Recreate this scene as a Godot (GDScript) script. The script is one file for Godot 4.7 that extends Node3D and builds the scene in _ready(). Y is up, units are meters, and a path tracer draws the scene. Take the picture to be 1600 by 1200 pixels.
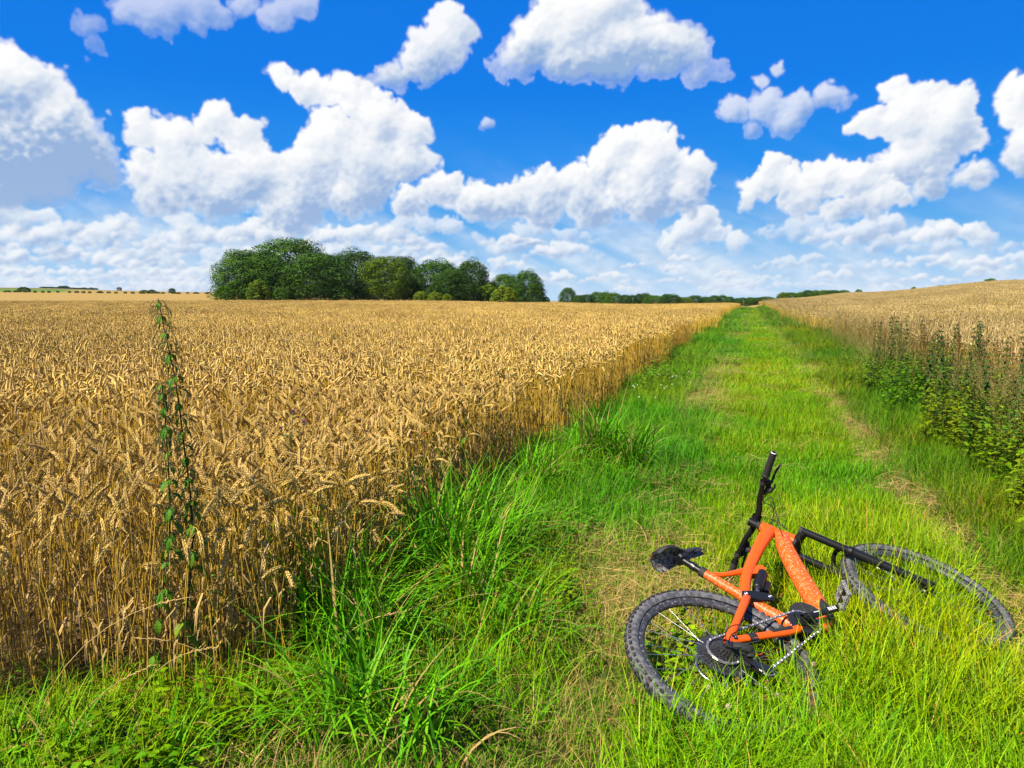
extends Node3D
# A farm track between two wheat fields; a mountain bike lies in the grass.
# World: metres, y up, the camera stands at the origin and looks along -z; the track runs 17.8 degrees to its right.

const EYE := 1.5
const TRACK := 0.3115          # heading of the track, radians right of -z
var rng := RandomNumberGenerator.new()
var taken := {}
var mats := {}

func _ready() -> void:
	rng.seed = 4711
	set_camera()
	set_light()
	build_ground()
	build_far()
	build_wheat()
	build_grass()
	build_verge()
	build_plants()
	build_bicycle()

func set_camera() -> void:
	var cam := Camera3D.new()
	cam.name = "camera"
	cam.fov = rad_to_deg(2.0 * atan(600.0 / 1155.0))
	cam.position = Vector3(0, EYE, 0)
	cam.rotation.x = -atan(138.0 / 1155.0)
	cam.near = 0.05
	cam.far = 6000.0
	cam.current = true
	add_child(cam)

func set_light() -> void:
	var env := Environment.new()
	env.background_mode = Environment.BG_SKY
	env.tonemap_mode = Environment.TONE_MAPPER_LINEAR
	env.tonemap_exposure = 2.2
	env.background_energy_multiplier = 0.455
	env.fog_enabled = true
	env.fog_density = 0.00005
	env.fog_light_color = Color(0.78, 0.87, 0.97)
	env.sdfgi_enabled = true
	env.ssao_enabled = true
	env.ssil_enabled = true
	var sky := Sky.new()
	var sm := PanoramaSkyMaterial.new()
	sm.panorama = ImageTexture.create_from_image(sky_image())
	sky.sky_material = sm
	env.sky = sky
	var we := WorldEnvironment.new()
	we.name = "world_environment"
	we.environment = env
	add_child(we)
	var sun := DirectionalLight3D.new()
	sun.name = "sun"
	sun.light_energy = 1.55
	sun.light_color = Color(1.0, 0.955, 0.87)
	sun.light_angular_distance = 0.5
	sun.shadow_enabled = true
	add_child(sun)
	# over the left shoulder, half way up
	var az := deg_to_rad(-130.0)
	var el := deg_to_rad(49.0)
	sun.look_at_from_position(Vector3.ZERO, -Vector3(sin(az) * cos(el), sin(el), -cos(az) * cos(el)))

# ---------------------------------------------------------------- sky: air and clouds, in degrees right of -z and above the horizon
var CLOUDS := [
	[0.55, 1.60, 0.75, PackedFloat32Array([-28.55, 16.88, 0.77, -28.26, 15.64, 0.71, -26.26, 18.12, 1.26, -24.34, 18.21, 1.67, -22.34, 18.84, 1.72, -20.74, 18.47, 0.98, -19.04, 19.22, 0.99, -16.93, 19.05, 1.22, -15.17, 19.59, 1.16])],  # high grey veil
	[1.00, 1.35, 0.55, PackedFloat32Array([6.56, 20.12, 3.05, 3.77, 19.21, 2.66, 1.42, 17.83, 2.16, -0.47, 16.80, 1.27, 4.73, 17.57, 2.69, 7.54, 17.49, 2.75, 10.30, 17.97, 2.18, 12.21, 17.78, 1.72, 12.92, 18.29, 0.94, 11.25, 16.29, 1.67, 13.98, 15.80, 1.38, 15.24, 15.31, 0.77, 4.74, 16.04, 1.36, 0.71, 16.09, 1.01, 13.28, 16.78, 1.20])],  # top heap
	[0.95, 1.20, 0.50, PackedFloat32Array([-4.71, 19.07, 1.68, -5.20, 17.56, 2.06, -6.86, 16.40, 1.62, -8.74, 15.66, 1.25, -9.99, 15.44, 0.80, -3.40, 18.42, 1.07, -6.03, 18.15, 1.42])],  # leaning puff
	[0.70, 1.50, 0.40, PackedFloat32Array([16.29, 13.08, 1.12, 18.46, 13.14, 1.34, 20.58, 12.97, 1.14, 22.53, 13.41, 1.03, 19.79, 11.92, 1.16, 17.31, 11.62, 0.69, 19.00, 15.42, 0.45, 17.96, 14.74, 0.50, 23.53, 12.91, 0.55, 15.50, 12.88, 0.61])],  # scrap
	[0.60, 1.50, 0.40, PackedFloat32Array([-1.73, 12.64, 0.61])],  # tiny
	[1.00, 0.90, 0.40, PackedFloat32Array([33.82, 12.47, 1.45, 33.50, 11.04, 1.11, 34.09, 8.73, 1.47, 32.65, 11.70, 0.53, 33.11, 8.52, 0.67, 35.44, 10.06, 2.19])],  # right edge
	[1.00, 0.80, 0.45, PackedFloat32Array([26.56, 13.00, 1.19, 28.07, 12.83, 1.23, 29.93, 12.04, 1.47, 27.41, 11.34, 1.92, 29.66, 10.72, 1.85, 25.10, 11.56, 1.23, 24.24, 11.36, 0.63, 31.13, 9.79, 0.97, 28.65, 9.24, 1.90, 26.82, 8.49, 1.67, 31.20, 7.75, 1.12, 28.76, 7.41, 1.40])],  # right heap
	[1.00, 0.80, 0.40, PackedFloat32Array([19.05, 9.16, 0.94, 18.24, 7.80, 1.43, 20.05, 7.81, 1.44, 22.46, 8.24, 1.47, 24.58, 7.90, 1.50, 17.23, 6.60, 0.88, 20.87, 6.46, 1.43, 23.39, 6.00, 1.38, 25.38, 6.25, 1.34, 26.60, 6.94, 1.31])],  # right low heap
	[0.95, 0.90, 0.35, PackedFloat32Array([28.96, 3.98, 0.60, 30.05, 4.27, 0.84, 31.32, 4.13, 0.71, 32.22, 3.85, 0.45, 28.45, 3.83, 0.41])],  # right small
	[0.90, 1.00, 0.35, PackedFloat32Array([14.07, 5.47, 1.37, 12.94, 4.71, 1.29, 15.23, 4.66, 1.09, 12.03, 3.98, 1.03, 16.52, 3.90, 0.81])],  # middle low
	[1.00, 0.80, 0.50, PackedFloat32Array([-25.72, 10.90, 1.61, -23.57, 10.39, 1.83, -21.13, 11.78, 1.63, -19.40, 11.11, 1.76, -22.86, 8.51, 2.35, -25.98, 8.22, 1.62, -18.63, 8.75, 2.49, -16.30, 15.07, 1.10, -14.47, 14.37, 1.56, -11.99, 14.34, 1.68, -9.96, 12.54, 2.18, -7.63, 11.96, 1.85, -13.22, 11.10, 2.50, -10.96, 9.51, 2.66, -15.11, 8.55, 2.58, -7.57, 10.05, 1.96, -20.84, 7.03, 2.35, -16.52, 6.62, 2.48, -24.89, 6.53, 1.82, -11.47, 7.59, 2.21, -26.45, 11.63, 0.60, -17.51, 15.26, 0.42])],  # big left
	[1.00, 0.70, 0.50, PackedFloat32Array([-7.72, 7.12, 1.51, -5.31, 7.71, 1.71, -2.42, 7.27, 1.83, 0.00, 7.09, 1.83, 2.90, 7.83, 2.01, 5.31, 8.27, 1.99, 7.67, 9.96, 1.96, 9.98, 11.58, 1.46, 10.95, 9.87, 2.20, 13.38, 8.80, 1.72, 9.60, 7.64, 2.61, 5.81, 6.50, 1.82, 1.94, 6.25, 1.59, -1.94, 6.25, 1.35, 12.42, 7.02, 1.52, 8.22, 11.06, 1.20, -8.57, 7.11, 0.85])],  # centre heap
	[1.00, 1.10, 1.55, PackedFloat32Array([-34.67, 11.99, 3.41, -32.58, 13.73, 1.97, -31.11, 12.76, 1.84, -29.97, 11.38, 1.90, -29.06, 9.80, 1.67, -28.72, 8.10, 1.62, -31.87, 9.14, 3.60, -34.00, 7.59, 2.80, -36.69, 9.91, 3.65, -36.63, 6.61, 2.17])],  # giant left
]

var cell := FastNoiseLite.new()
var wisp := FastNoiseLite.new()

func air(el: float) -> Color:
	# display-linear colour of clear air
	var stops := [[0.0, Color(0.50, 0.70, 0.91)], [2.2, Color(0.36, 0.61, 0.90)], [5.0, Color(0.13, 0.44, 0.87)], [9.0, Color(0.022, 0.29, 0.86)], [15.0, Color(0.008, 0.21, 0.82)], [30.0, Color(0.005, 0.16, 0.74)], [90.0, Color(0.004, 0.11, 0.62)]]
	for i in stops.size() - 1:
		if el <= stops[i + 1][0]:
			return (stops[i][1] as Color).lerp(stops[i + 1][1], clampf((el - stops[i][0]) / (stops[i + 1][0] - stops[i][0]), 0.0, 1.0))
	return stops[-1][1]

func paint_cloud(buf: PackedFloat32Array, w: int, h: int, az0: float, ppd: float, c: Array) -> void:
	var op: float = c[0]
	var soft: float = c[1]
	var dark: float = c[2]
	var pf: PackedFloat32Array = c[3]
	var flat: float = c[4] if c.size() > 4 else 0.85
	var n := pf.size() / 3
	var lo := Vector2(1e9, 1e9)
	var hi := -lo
	var rm := 0.0
	for i in n:
		var ca := cos(deg_to_rad(clampf(pf[i * 3 + 1], 0, 80)))
		var r := pf[i * 3 + 2]
		lo = lo.min(Vector2(pf[i * 3] - 1.15 * r / ca, pf[i * 3 + 1] - r))
		hi = hi.max(Vector2(pf[i * 3] + 1.15 * r / ca, pf[i * 3 + 1] + r))
		rm += r / n
	var x0 := clampi(int((lo.x - az0) * ppd) - 2, 0, w - 1)
	var x1 := clampi(int((hi.x - az0) * ppd) + 3, 0, w - 1)
	var y0 := clampi(int(lo.y * ppd) - 2, 0, h - 1)
	var y1 := clampi(int(hi.y * ppd) + 3, 0, h - 1)
	var bw := x1 - x0 + 1
	var bh := y1 - y0 + 1
	if bw < 3 or bh < 3:
		return
	var f := PackedFloat32Array()
	f.resize(bw * bh)
	var sc := 1.0 / clampf(rm, 0.7, 2.2)
	var cmid := cos(deg_to_rad(clampf((lo.y + hi.y) * 0.5, 0, 80)))
	for j in bh:
		var el := (y0 + j + 0.5) / ppd
		for i in bw:
			var az := az0 + (x0 + i + 0.5) / ppd
			var qx := az * cmid
			var wx := wisp.get_noise_2d(qx * sc * 30.0, el * sc * 30.0) * rm * 0.55
			var wy := wisp.get_noise_2d(qx * sc * 30.0 + 517.0, el * sc * 30.0 - 91.0) * rm * 0.55
			var acc := 0.0
			for k in n:
				var r := pf[k * 3 + 2]
				var dx := ((az - pf[k * 3]) * cmid + wx) / r
				if dx > 1.1 or dx < -1.1:
					continue
				var dy := (el - pf[k * 3 + 1] + wy) / (r * flat)
				var s := 1.1 - dx * dx - dy * dy
				if s > 0.0:
					s *= r
					acc += s * s * s
			if acc > 0.0:
				var b := -cell.get_noise_2d(qx * sc * 17.0, el * sc * 17.0) + 0.30 * wisp.get_noise_2d(qx * sc * 90.0, el * sc * 90.0)
				f[j * bw + i] = pow(acc, 0.3333) + rm * 0.34 * (b - 0.70)
	# sun high on the left, in front of the cloud
	var s1 := maxi(1, int(0.14 * ppd))
	var s2 := maxi(2, int(0.75 * ppd * clampf(rm, 0.4, 1.6)))
	for j in range(1, bh - 1):
		var el := (y0 + j + 0.5) / ppd
		var t := clampf((el - lo.y) / maxf(hi.y - lo.y, 0.01), 0.0, 1.0)
		var hz := exp(-el / 3.2) * 0.6
		var ja := maxi(j - s1, 0) * bw
		var jb := mini(j + s1, bh - 1) * bw
		var jc := maxi(j - s2, 0) * bw
		var jd := mini(j + s2, bh - 1) * bw
		for i in range(1, bw - 1):
			var v := f[j * bw + i]
			if v == 0.0 or v < -0.32 * rm:
				continue
			var torn := wisp.get_noise_2d((az0 + (x0 + i) / ppd) * 70.0, el * 85.0)
			var a := smoothstep(0.0, 0.34 * soft * rm * (1.0 + 2.2 * (1.0 - t) * (1.0 - t)), v + 0.16 * rm * torn) * op
			# a thin torn fringe round the solid part
			a = maxf(a, 0.42 * op * smoothstep(-0.20 * rm, 0.30 * rm, v + 0.42 * rm * torn))
			v = maxf(v, 0.0)
			var at1 := j * bw
			var gx := (f[at1 + mini(i + s1, bw - 1)] - f[at1 + maxi(i - s1, 0)]) * ppd * 0.5 / s1
			var gy := (f[jb + i] - f[ja + i]) * ppd * 0.5 / s1
			var hx := (f[at1 + mini(i + s2, bw - 1)] - f[at1 + maxi(i - s2, 0)]) * ppd * 0.5 / s2
			var hy := (f[jd + i] - f[jc + i]) * ppd * 0.5 / s2
			var near := (gx * 0.5 - gy * 0.65) / sqrt(1.0 + 0.6 * (gx * gx + gy * gy))
			var far_ := (hx * 0.6 - hy * 0.75) / sqrt(1.0 + 0.5 * (hx * hx + hy * hy))
			var lit := 0.69 + near * 0.15 + far_ * 0.34 + 0.26 * wisp.get_noise_2d((az0 + (x0 + i) / ppd) * 14.0 + 40.0, el * 22.0) + 0.08 * torn
			lit -= dark * pow(1.0 - t, 1.3) * clampf(v / (rm * 0.9), 0.0, 1.0) * (0.95 + 0.8 * torn)
			lit = clampf(lit, 0.0, 1.0)
			var col := Color(0.30, 0.45, 0.72).lerp(Color(0.70, 0.77, 0.88), clampf(lit / 0.45, 0.0, 1.0)).lerp(Color(1.0, 1.0, 1.0), clampf((lit - 0.40) / 0.46, 0.0, 1.0))
			col = col.lerp(Color(0.70, 0.80, 0.93), hz)
			var at := ((y0 + j) * w + x0 + i) * 3
			buf[at] = lerpf(buf[at], col.r, a)
			buf[at + 1] = lerpf(buf[at + 1], col.g, a)
			buf[at + 2] = lerpf(buf[at + 2], col.b, a)

func random_heap(r: RandomNumberGenerator, az: float, el: float, wide: float, tall: float) -> PackedFloat32Array:
	var a := PackedFloat32Array()
	var n := int(clampf(wide / tall * 7.0, 5, 16))
	for i in n:
		var u := r.randf_range(-1, 1)
		var rr := tall * r.randf_range(0.28, 0.5) * (1.0 - 0.45 * absf(u))
		a.append_array([az + u * wide * 0.5, el + rr * 0.6 + r.randf() * (1.0 - u * u) * (tall - rr * 1.3), rr])
	return a

func low_bank(buf: PackedFloat32Array, w: int, h: int, az0: float, ppd: float, span: float, r: RandomNumberGenerator) -> void:
	# small clouds far off, in rows that shrink and flatten towards the horizon
	for row in [[0.15, 0.5], [0.6, 0.6], [1.1, 0.8], [1.8, 1.0], [2.6, 1.3], [3.5, 1.7]]:
		var az := az0
		while az < az0 + span:
			var k: float = row[1] * r.randf_range(0.6, 1.5)
			var leftish := clampf((4.0 - az) / 26.0, 0.0, 1.0) if az > -60.0 and az < 60.0 else 0.5
			if r.randf() < 0.42 + 0.5 * leftish:
				var wide := k * r.randf_range(2.5, 5.0) * (1.0 + 1.4 * leftish)
				paint_cloud(buf, w, h, az0, ppd, [r.randf_range(0.55, 1.0), 1.5, 0.5, random_heap(r, az, row[0] + r.randf_range(-0.2, 0.3), wide, k * (1.0 + 0.3 * leftish)), 0.6])
			az += k * r.randf_range(1.4, 3.2)

func sky_image() -> Image:
	var r := RandomNumberGenerator.new()
	r.seed = 99
	cell.noise_type = FastNoiseLite.TYPE_CELLULAR
	cell.cellular_distance_function = FastNoiseLite.DISTANCE_EUCLIDEAN_SQUARED
	cell.cellular_return_type = FastNoiseLite.RETURN_DISTANCE
	cell.fractal_type = FastNoiseLite.FRACTAL_FBM
	cell.fractal_octaves = 3
	cell.fractal_gain = 0.5
	cell.frequency = 0.04
	cell.seed = 5
	wisp.noise_type = FastNoiseLite.TYPE_SIMPLEX_SMOOTH
	wisp.fractal_octaves = 4
	wisp.frequency = 0.02
	wisp.seed = 8
	# the whole sky, coarse
	var w := 1024
	var h := 256
	var ppd := 1024.0 / 360.0
	var whole := clear_sky(w, h, -180.0, ppd)
	for i in 46:
		var az := -180.0 + 360.0 * (i + r.randf()) / 46.0
		var el := r.randf_range(4.0, 9.0) if i % 2 == 0 else r.randf_range(11.0, 40.0)
		if absf(az) < 48.0 and el < 24.0:
			el = r.randf_range(30.0, 60.0)
		var wide := r.randf_range(9.0, 24.0)
		paint_cloud(whole, w, h, -180.0, ppd, [1.0, 1.0, 0.6, random_heap(r, az, el, wide / cos(deg_to_rad(el)), wide * r.randf_range(0.35, 0.6)), 0.85])
	low_bank(whole, w, h, -180.0, ppd, 360.0, r)
	# the part ahead, fine
	var fw := 1024
	var fh := 296
	var fine_ppd := 4096.0 / 360.0
	var fine := clear_sky(fw, fh, -45.0, fine_ppd)
	low_bank(fine, fw, fh, -45.0, fine_ppd, 90.0, r)
	for c in CLOUDS:
		paint_cloud(fine, fw, fh, -45.0, fine_ppd, c)
	var im := as_image(whole, w, h)
	im.resize(4096, 1024, Image.INTERPOLATE_CUBIC)
	var over := as_image(fine, fw, fh)
	over.convert(Image.FORMAT_RGBAF)
	for y in fh:
		for x in fw:
			var edge := minf(minf(x, fw - 1 - x) / 70.0, y / 40.0)
			if edge < 1.0:
				var c := over.get_pixel(x, y)
				c.a = smoothstep(0.0, 1.0, edge)
				over.set_pixel(x, y, c)
	var out := Image.create(4096, 2048, false, Image.FORMAT_RGBF)
	out.fill(Color(0.52, 0.70, 0.90))
	out.blit_rect(im, Rect2i(0, 0, 4096, 1024), Vector2i.ZERO)
	for y in fh:
		for x in fw:
			var c := over.get_pixel(x, y)
			var p := Vector2i(1536 + x, 1024 - fh + y)
			out.set_pixelv(p, c if c.a >= 1.0 else out.get_pixelv(p).lerp(c, c.a))
	# a panorama begins and ends at -z
	var turned := Image.create(4096, 2048, false, Image.FORMAT_RGBF)
	turned.blit_rect(out, Rect2i(2048, 0, 2048, 2048), Vector2i.ZERO)
	turned.blit_rect(out, Rect2i(0, 0, 2048, 2048), Vector2i(2048, 0))
	return turned

func clear_sky(w: int, h: int, az0: float, ppd: float) -> PackedFloat32Array:
	var buf := PackedFloat32Array()
	buf.resize(w * h * 3)
	for j in h:
		var el := (j + 0.5) / ppd
		var clear := air(el)
		var low := exp(-pow(el / 5.2, 2.0))
		for i in w:
			var at := (j * w + i) * 3
			# a bright bank of far cloud lies along the horizon, thickest on the left
			var az := az0 + i / ppd
			var c := clear
			if el < 14.0:
				var bank := 0.62 + 0.38 * cos(deg_to_rad(az * 2.0 + 60.0))
				var n := wisp.get_noise_2d(cos(deg_to_rad(az)) * 420.0, sin(deg_to_rad(az)) * 420.0 + el * 15.0)
				var veil := clampf(low * (0.12 + 0.72 * bank) * (0.85 + 1.9 * n), 0.0, 0.92)
				c = clear.lerp(Color(0.83, 0.89, 0.96).lerp(Color(0.60, 0.72, 0.88), clampf(0.5 - 1.6 * wisp.get_noise_2d(az * 22.0, el * 45.0), 0.0, 1.0)), veil)
			buf[at] = c.r
			buf[at + 1] = c.g
			buf[at + 2] = c.b
	return buf

func as_image(buf: PackedFloat32Array, w: int, h: int) -> Image:
	var im := Image.create_from_data(w, h, false, Image.FORMAT_RGBF, buf.to_byte_array())
	im.flip_y()
	return im

# ---------------------------------------------------------------- helpers
func numbered(n: String) -> String:
	var k: int = taken.get(n, 0)
	taken[n] = k + 1
	return n if k == 0 else "%s_%03d" % [n, k]

func tag(o: Node, label := "", category := "", group := "", kind := "") -> void:
	if label: o.set_meta("label", label)
	if category: o.set_meta("category", category)
	if group: o.set_meta("group", group)
	if kind: o.set_meta("kind", kind)

func thing(called: String, label: String, category: String, at: Vector3, group := "") -> Node3D:
	var o := Node3D.new()
	o.name = numbered(called)
	add_child(o)
	o.position = at
	tag(o, label, category, group)
	return o

func part(called: String, m: Mesh, mat: Material, parent: Node, t := Transform3D()) -> MeshInstance3D:
	var o := MeshInstance3D.new()
	o.name = called if parent != self else numbered(called)
	o.mesh = m
	if mat: o.material_override = mat
	o.transform = t
	parent.add_child(o, true)
	return o

func paint(called: String, c: Color, rough := 0.8, metal := 0.0) -> StandardMaterial3D:
	# c is a linear colour
	var m := StandardMaterial3D.new()
	m.resource_name = called
	m.albedo_color = c.linear_to_srgb()
	m.roughness = rough
	m.metallic = metal
	return m

func leafy(called: String, through: float, rough := 0.55) -> StandardMaterial3D:
	# colour comes from vertices and copies; light passes through the blade
	var m := StandardMaterial3D.new()
	m.resource_name = called
	m.vertex_color_use_as_albedo = true
	m.roughness = rough
	m.metallic_specular = 0.2
	m.backlight_enabled = true
	m.backlight = Color(through, through, through * 0.55)
	m.cull_mode = BaseMaterial3D.CULL_DISABLED
	return m

class Soup:
	# collects triangles with their own colours
	var v := PackedVector3Array()
	var c := PackedColorArray()
	var n := PackedVector3Array()
	func tri(a: Vector3, b: Vector3, d: Vector3, col: Color) -> void:
		var nn := (d - a).cross(b - a).normalized()
		v.append(a); v.append(b); v.append(d)
		c.append(col); c.append(col); c.append(col)
		n.append(nn); n.append(nn); n.append(nn)
	func quad(a: Vector3, b: Vector3, d: Vector3, e: Vector3, col: Color) -> void:
		tri(a, b, d, col)
		tri(a, d, e, col)
	func blade(at: Vector3, side: Vector3, points: PackedVector3Array, widths: PackedFloat32Array, col: Color, tip: Color) -> void:
		# a ribbon along points, as wide as widths, across side
		var k := points.size()
		for i in k - 1:
			var t0 := float(i) / (k - 1)
			var ca := col.lerp(tip, t0)
			var a := at + points[i] - side * widths[i]
			var b := at + points[i] + side * widths[i]
			var d := at + points[i + 1] + side * widths[i + 1]
			var e := at + points[i + 1] - side * widths[i + 1]
			if widths[i + 1] > 0.0:
				quad(a, b, d, e, ca)
			else:
				tri(a, b, d, ca)
	func tube(points: PackedVector3Array, radii: PackedFloat32Array, sides: int, col: Color) -> void:
		var k := points.size()
		var ring := []
		var nrm := []
		for i in k:
			var d := (points[mini(i + 1, k - 1)] - points[maxi(i - 1, 0)]).normalized()
			var u := d.cross(Vector3(0.3, 0.2, 0.93) if absf(d.z) < 0.8 else Vector3(0.9, 0.4, 0.1)).normalized()
			var w := d.cross(u)
			var r := PackedVector3Array()
			var q := PackedVector3Array()
			for s in sides:
				var a := TAU * s / sides
				var o := u * cos(a) + w * sin(a)
				r.append(points[i] + o * radii[i])
				q.append(o)
			ring.append(r)
			nrm.append(q)
		for i in k - 1:
			for s in sides:
				var s2 := (s + 1) % sides
				v.append_array([ring[i][s], ring[i + 1][s], ring[i + 1][s2], ring[i][s], ring[i + 1][s2], ring[i][s2]])
				n.append_array([nrm[i][s], nrm[i + 1][s], nrm[i + 1][s2], nrm[i][s], nrm[i + 1][s2], nrm[i][s2]])
				for q in 6: c.append(col)
	func bead(at: Vector3, axis: Vector3, r: float, half: float, sides: int, col: Color) -> void:
		# a pointed grain: two cones base to base
		var u := axis.cross(Vector3(0.31, 0.22, 0.92)).normalized()
		var w := axis.cross(u)
		var a := at - axis * half * 0.8
		var b := at + axis * half
		for s in sides:
			var p := at + (u * cos(TAU * s / sides) + w * sin(TAU * s / sides)) * r - axis * half * 0.1
			var q := at + (u * cos(TAU * (s + 1) / sides) + w * sin(TAU * (s + 1) / sides)) * r - axis * half * 0.1
			tri(a, q, p, col)
			tri(b, p, q, col)
	func mesh() -> ArrayMesh:
		var arr := []
		arr.resize(Mesh.ARRAY_MAX)
		arr[Mesh.ARRAY_VERTEX] = v
		arr[Mesh.ARRAY_COLOR] = c
		arr[Mesh.ARRAY_NORMAL] = n
		var m := ArrayMesh.new()
		m.add_surface_from_arrays(Mesh.PRIMITIVE_TRIANGLES, arr)
		return m

func scatter(called: String, m: Mesh, mat: Material, where: Array, tints: PackedColorArray, parent: Node) -> void:
	if where.is_empty():
		return
	var mm := MultiMesh.new()
	mm.transform_format = MultiMesh.TRANSFORM_3D
	mm.use_colors = true
	mm.mesh = m
	mm.instance_count = where.size()
	for i in where.size():
		mm.set_instance_transform(i, where[i])
		mm.set_instance_color(i, tints[i])
	var o := MultiMeshInstance3D.new()
	o.name = called
	o.multimesh = mm
	o.material_override = mat
	tag(o, "", "", "", "stuff")
	parent.add_child(o, true)

# ---------------------------------------------------------------- the lie of the land
# height of the ground by heading (degrees right of -z) and distance
const RINGS := [0.0, 8.0, 20.0, 45.0, 80.0, 115.0, 150.0, 200.0, 300.0, 600.0, 900.0, 3000.0]
const HEADINGS := [-60.0, -34.0, -22.0, -8.0, 2.0, 10.0, 17.0, 20.5, 25.0, 34.5, 60.0]
const HEIGHTS := [
	[0.0, 0.0, 0.0, 0.0, 0.0, 0.35, 0.9, 1.6, 3.2, 7.0, 10.5, 8.0],
	[0.0, 0.0, 0.0, 0.0, 0.0, 0.35, 0.9, 1.6, 2.6, 6.2, 9.6, 6.0],
	[0.0, 0.0, 0.0, 0.0, 0.0, 0.3, 0.8, 1.3, 2.2, 4.2, 4.0, -6.0],
	[0.0, 0.0, 0.0, 0.0, 0.0, 0.1, 0.45, 0.7, 1.0, 0.0, -6.0, -20.0],
	[0.0, 0.0, 0.0, -0.02, -0.15, -0.3, -0.35, -0.6, -1.4, -5.0, -9.0, -20.0],
	[0.0, 0.0, 0.0, -0.05, -0.25, -0.6, -1.0, -1.5, -2.4, -6.0, -9.0, -20.0],
	[0.0, 0.0, 0.0, 0.0, -0.1, -0.45, -0.9, -1.4, -2.4, -6.0, -9.0, -20.0],
	[0.0, 0.0, 0.0, 0.05, 0.1, 0.1, 0.15, 0.1, -0.5, -4.0, -9.0, -20.0],
	[0.0, 0.0, 0.0, 0.2, 0.55, 0.95, 1.3, 1.4, 0.6, -3.0, -9.0, -20.0],
	[0.0, 0.0, 0.12, 0.8, 1.7, 2.6, 3.3, 4.0, 3.0, -2.0, -9.0, -20.0],
	[0.0, 0.0, 0.2, 1.6, 3.2, 4.6, 5.6, 6.2, 5.0, -1.0, -9.0, -20.0],
]

func land(x: float, z: float) -> float:
	var d := sqrt(x * x + z * z)
	var az := rad_to_deg(atan2(x, -z))
	var back := 0.0
	if absf(az) > 60.0:
		back = (absf(az) - 60.0) / 120.0
		az = 60.0 * signf(az)
	var i := 0
	while i < HEADINGS.size() - 2 and az > HEADINGS[i + 1]:
		i += 1
	var j := 0
	while j < RINGS.size() - 2 and d > RINGS[j + 1]:
		j += 1
	var u := smoothstep(0.0, 1.0, clampf((az - HEADINGS[i]) / (HEADINGS[i + 1] - HEADINGS[i]), 0.0, 1.0))
	var v := clampf((d - RINGS[j]) / (RINGS[j + 1] - RINGS[j]), 0.0, 1.0)
	var a: float = lerpf(HEIGHTS[i][j], HEIGHTS[i + 1][j], u)
	var b: float = lerpf(HEIGHTS[i][j + 1], HEIGHTS[i + 1][j + 1], u)
	return lerpf(lerpf(a, b, v), 0.0, smoothstep(0.0, 1.0, back))

func along(s: float, l: float) -> Vector3:
	# a point s metres along the track and l metres to the right of its middle line, on the ground
	var x := sin(TRACK) * s + cos(TRACK) * l
	var z := -cos(TRACK) * s + sin(TRACK) * l
	return Vector3(x, land(x, z), z)

func track_of(x: float, z: float) -> Vector2:
	return Vector2(sin(TRACK) * x - cos(TRACK) * z, cos(TRACK) * x + sin(TRACK) * z)

func crop_edge(s: float) -> float:
	# where the wheat on the left begins
	return -1.88 + 0.10 * sin(s * 0.9) + 0.06 * sin(s * 2.3 + 1.0) - 0.75 * smoothstep(2.2, 1.8, s)

func in_view(x: float, z: float, margin := 6.0) -> bool:
	return absf(rad_to_deg(atan2(x, -z))) < 35.5 + margin and z < 0.5

func noise_texture(freq: float, ramp_from: Color, ramp_to: Color, sd: int, octaves := 4) -> NoiseTexture2D:
	var n := FastNoiseLite.new()
	n.seed = sd
	n.frequency = freq
	n.fractal_octaves = octaves
	var g := Gradient.new()
	g.set_color(0, ramp_from.linear_to_srgb())
	g.set_color(1, ramp_to.linear_to_srgb())
	var t := NoiseTexture2D.new()
	t.width = 512
	t.height = 512
	t.seamless = true
	t.noise = n
	t.color_ramp = g
	return t

func build_ground() -> void:
	# one sheet in rings out to the horizon; earth under the crops, thatch under the grass, far fields in their own colours
	var radii := PackedFloat32Array()
	var r := 0.6
	while r < 3200.0:
		radii.append(r)
		r *= 1.055
	var turns := 288
	var st := PackedVector3Array()
	var co := PackedColorArray()
	var idx := PackedInt32Array()
	st.append(Vector3(0, land(0, 0), 0))
	co.append(Color(0.07, 0.055, 0.03))
	for q in radii:
		for k in turns:
			var a := TAU * k / turns
			var x := q * sin(a)
			var z := -q * cos(a)
			st.append(Vector3(x, land(x, z), z))
			co.append(ground_colour(x, z, q, rad_to_deg(a if a < PI else a - TAU)))
	for k in turns:
		idx.append_array([0, 1 + k, 1 + (k + 1) % turns])
	for i in radii.size() - 1:
		for k in turns:
			var a := 1 + i * turns + k
			var b := 1 + i * turns + (k + 1) % turns
			idx.append_array([a, a + turns, b + turns, a, b + turns, b])
	var arr := []
	arr.resize(Mesh.ARRAY_MAX)
	arr[Mesh.ARRAY_VERTEX] = st
	arr[Mesh.ARRAY_COLOR] = co
	arr[Mesh.ARRAY_INDEX] = idx
	var m := ArrayMesh.new()
	m.add_surface_from_arrays(Mesh.PRIMITIVE_TRIANGLES, arr)
	var tool := SurfaceTool.new()
	tool.create_from(m, 0)
	tool.generate_normals()
	var mat := StandardMaterial3D.new()
	mat.resource_name = "earth"
	mat.vertex_color_use_as_albedo = true
	mat.roughness = 0.95
	mat.metallic_specular = 0.1
	mat.albedo_texture = noise_texture(0.02, Color(0.62, 0.60, 0.55), Color(1, 1, 1), 3)
	mat.uv1_triplanar = true
	mat.uv1_world_triplanar = true
	mat.uv1_scale = Vector3.ONE * 0.9
	var o := part("ground", tool.commit(), mat, self)
	tag(o, "", "", "", "structure")

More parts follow.
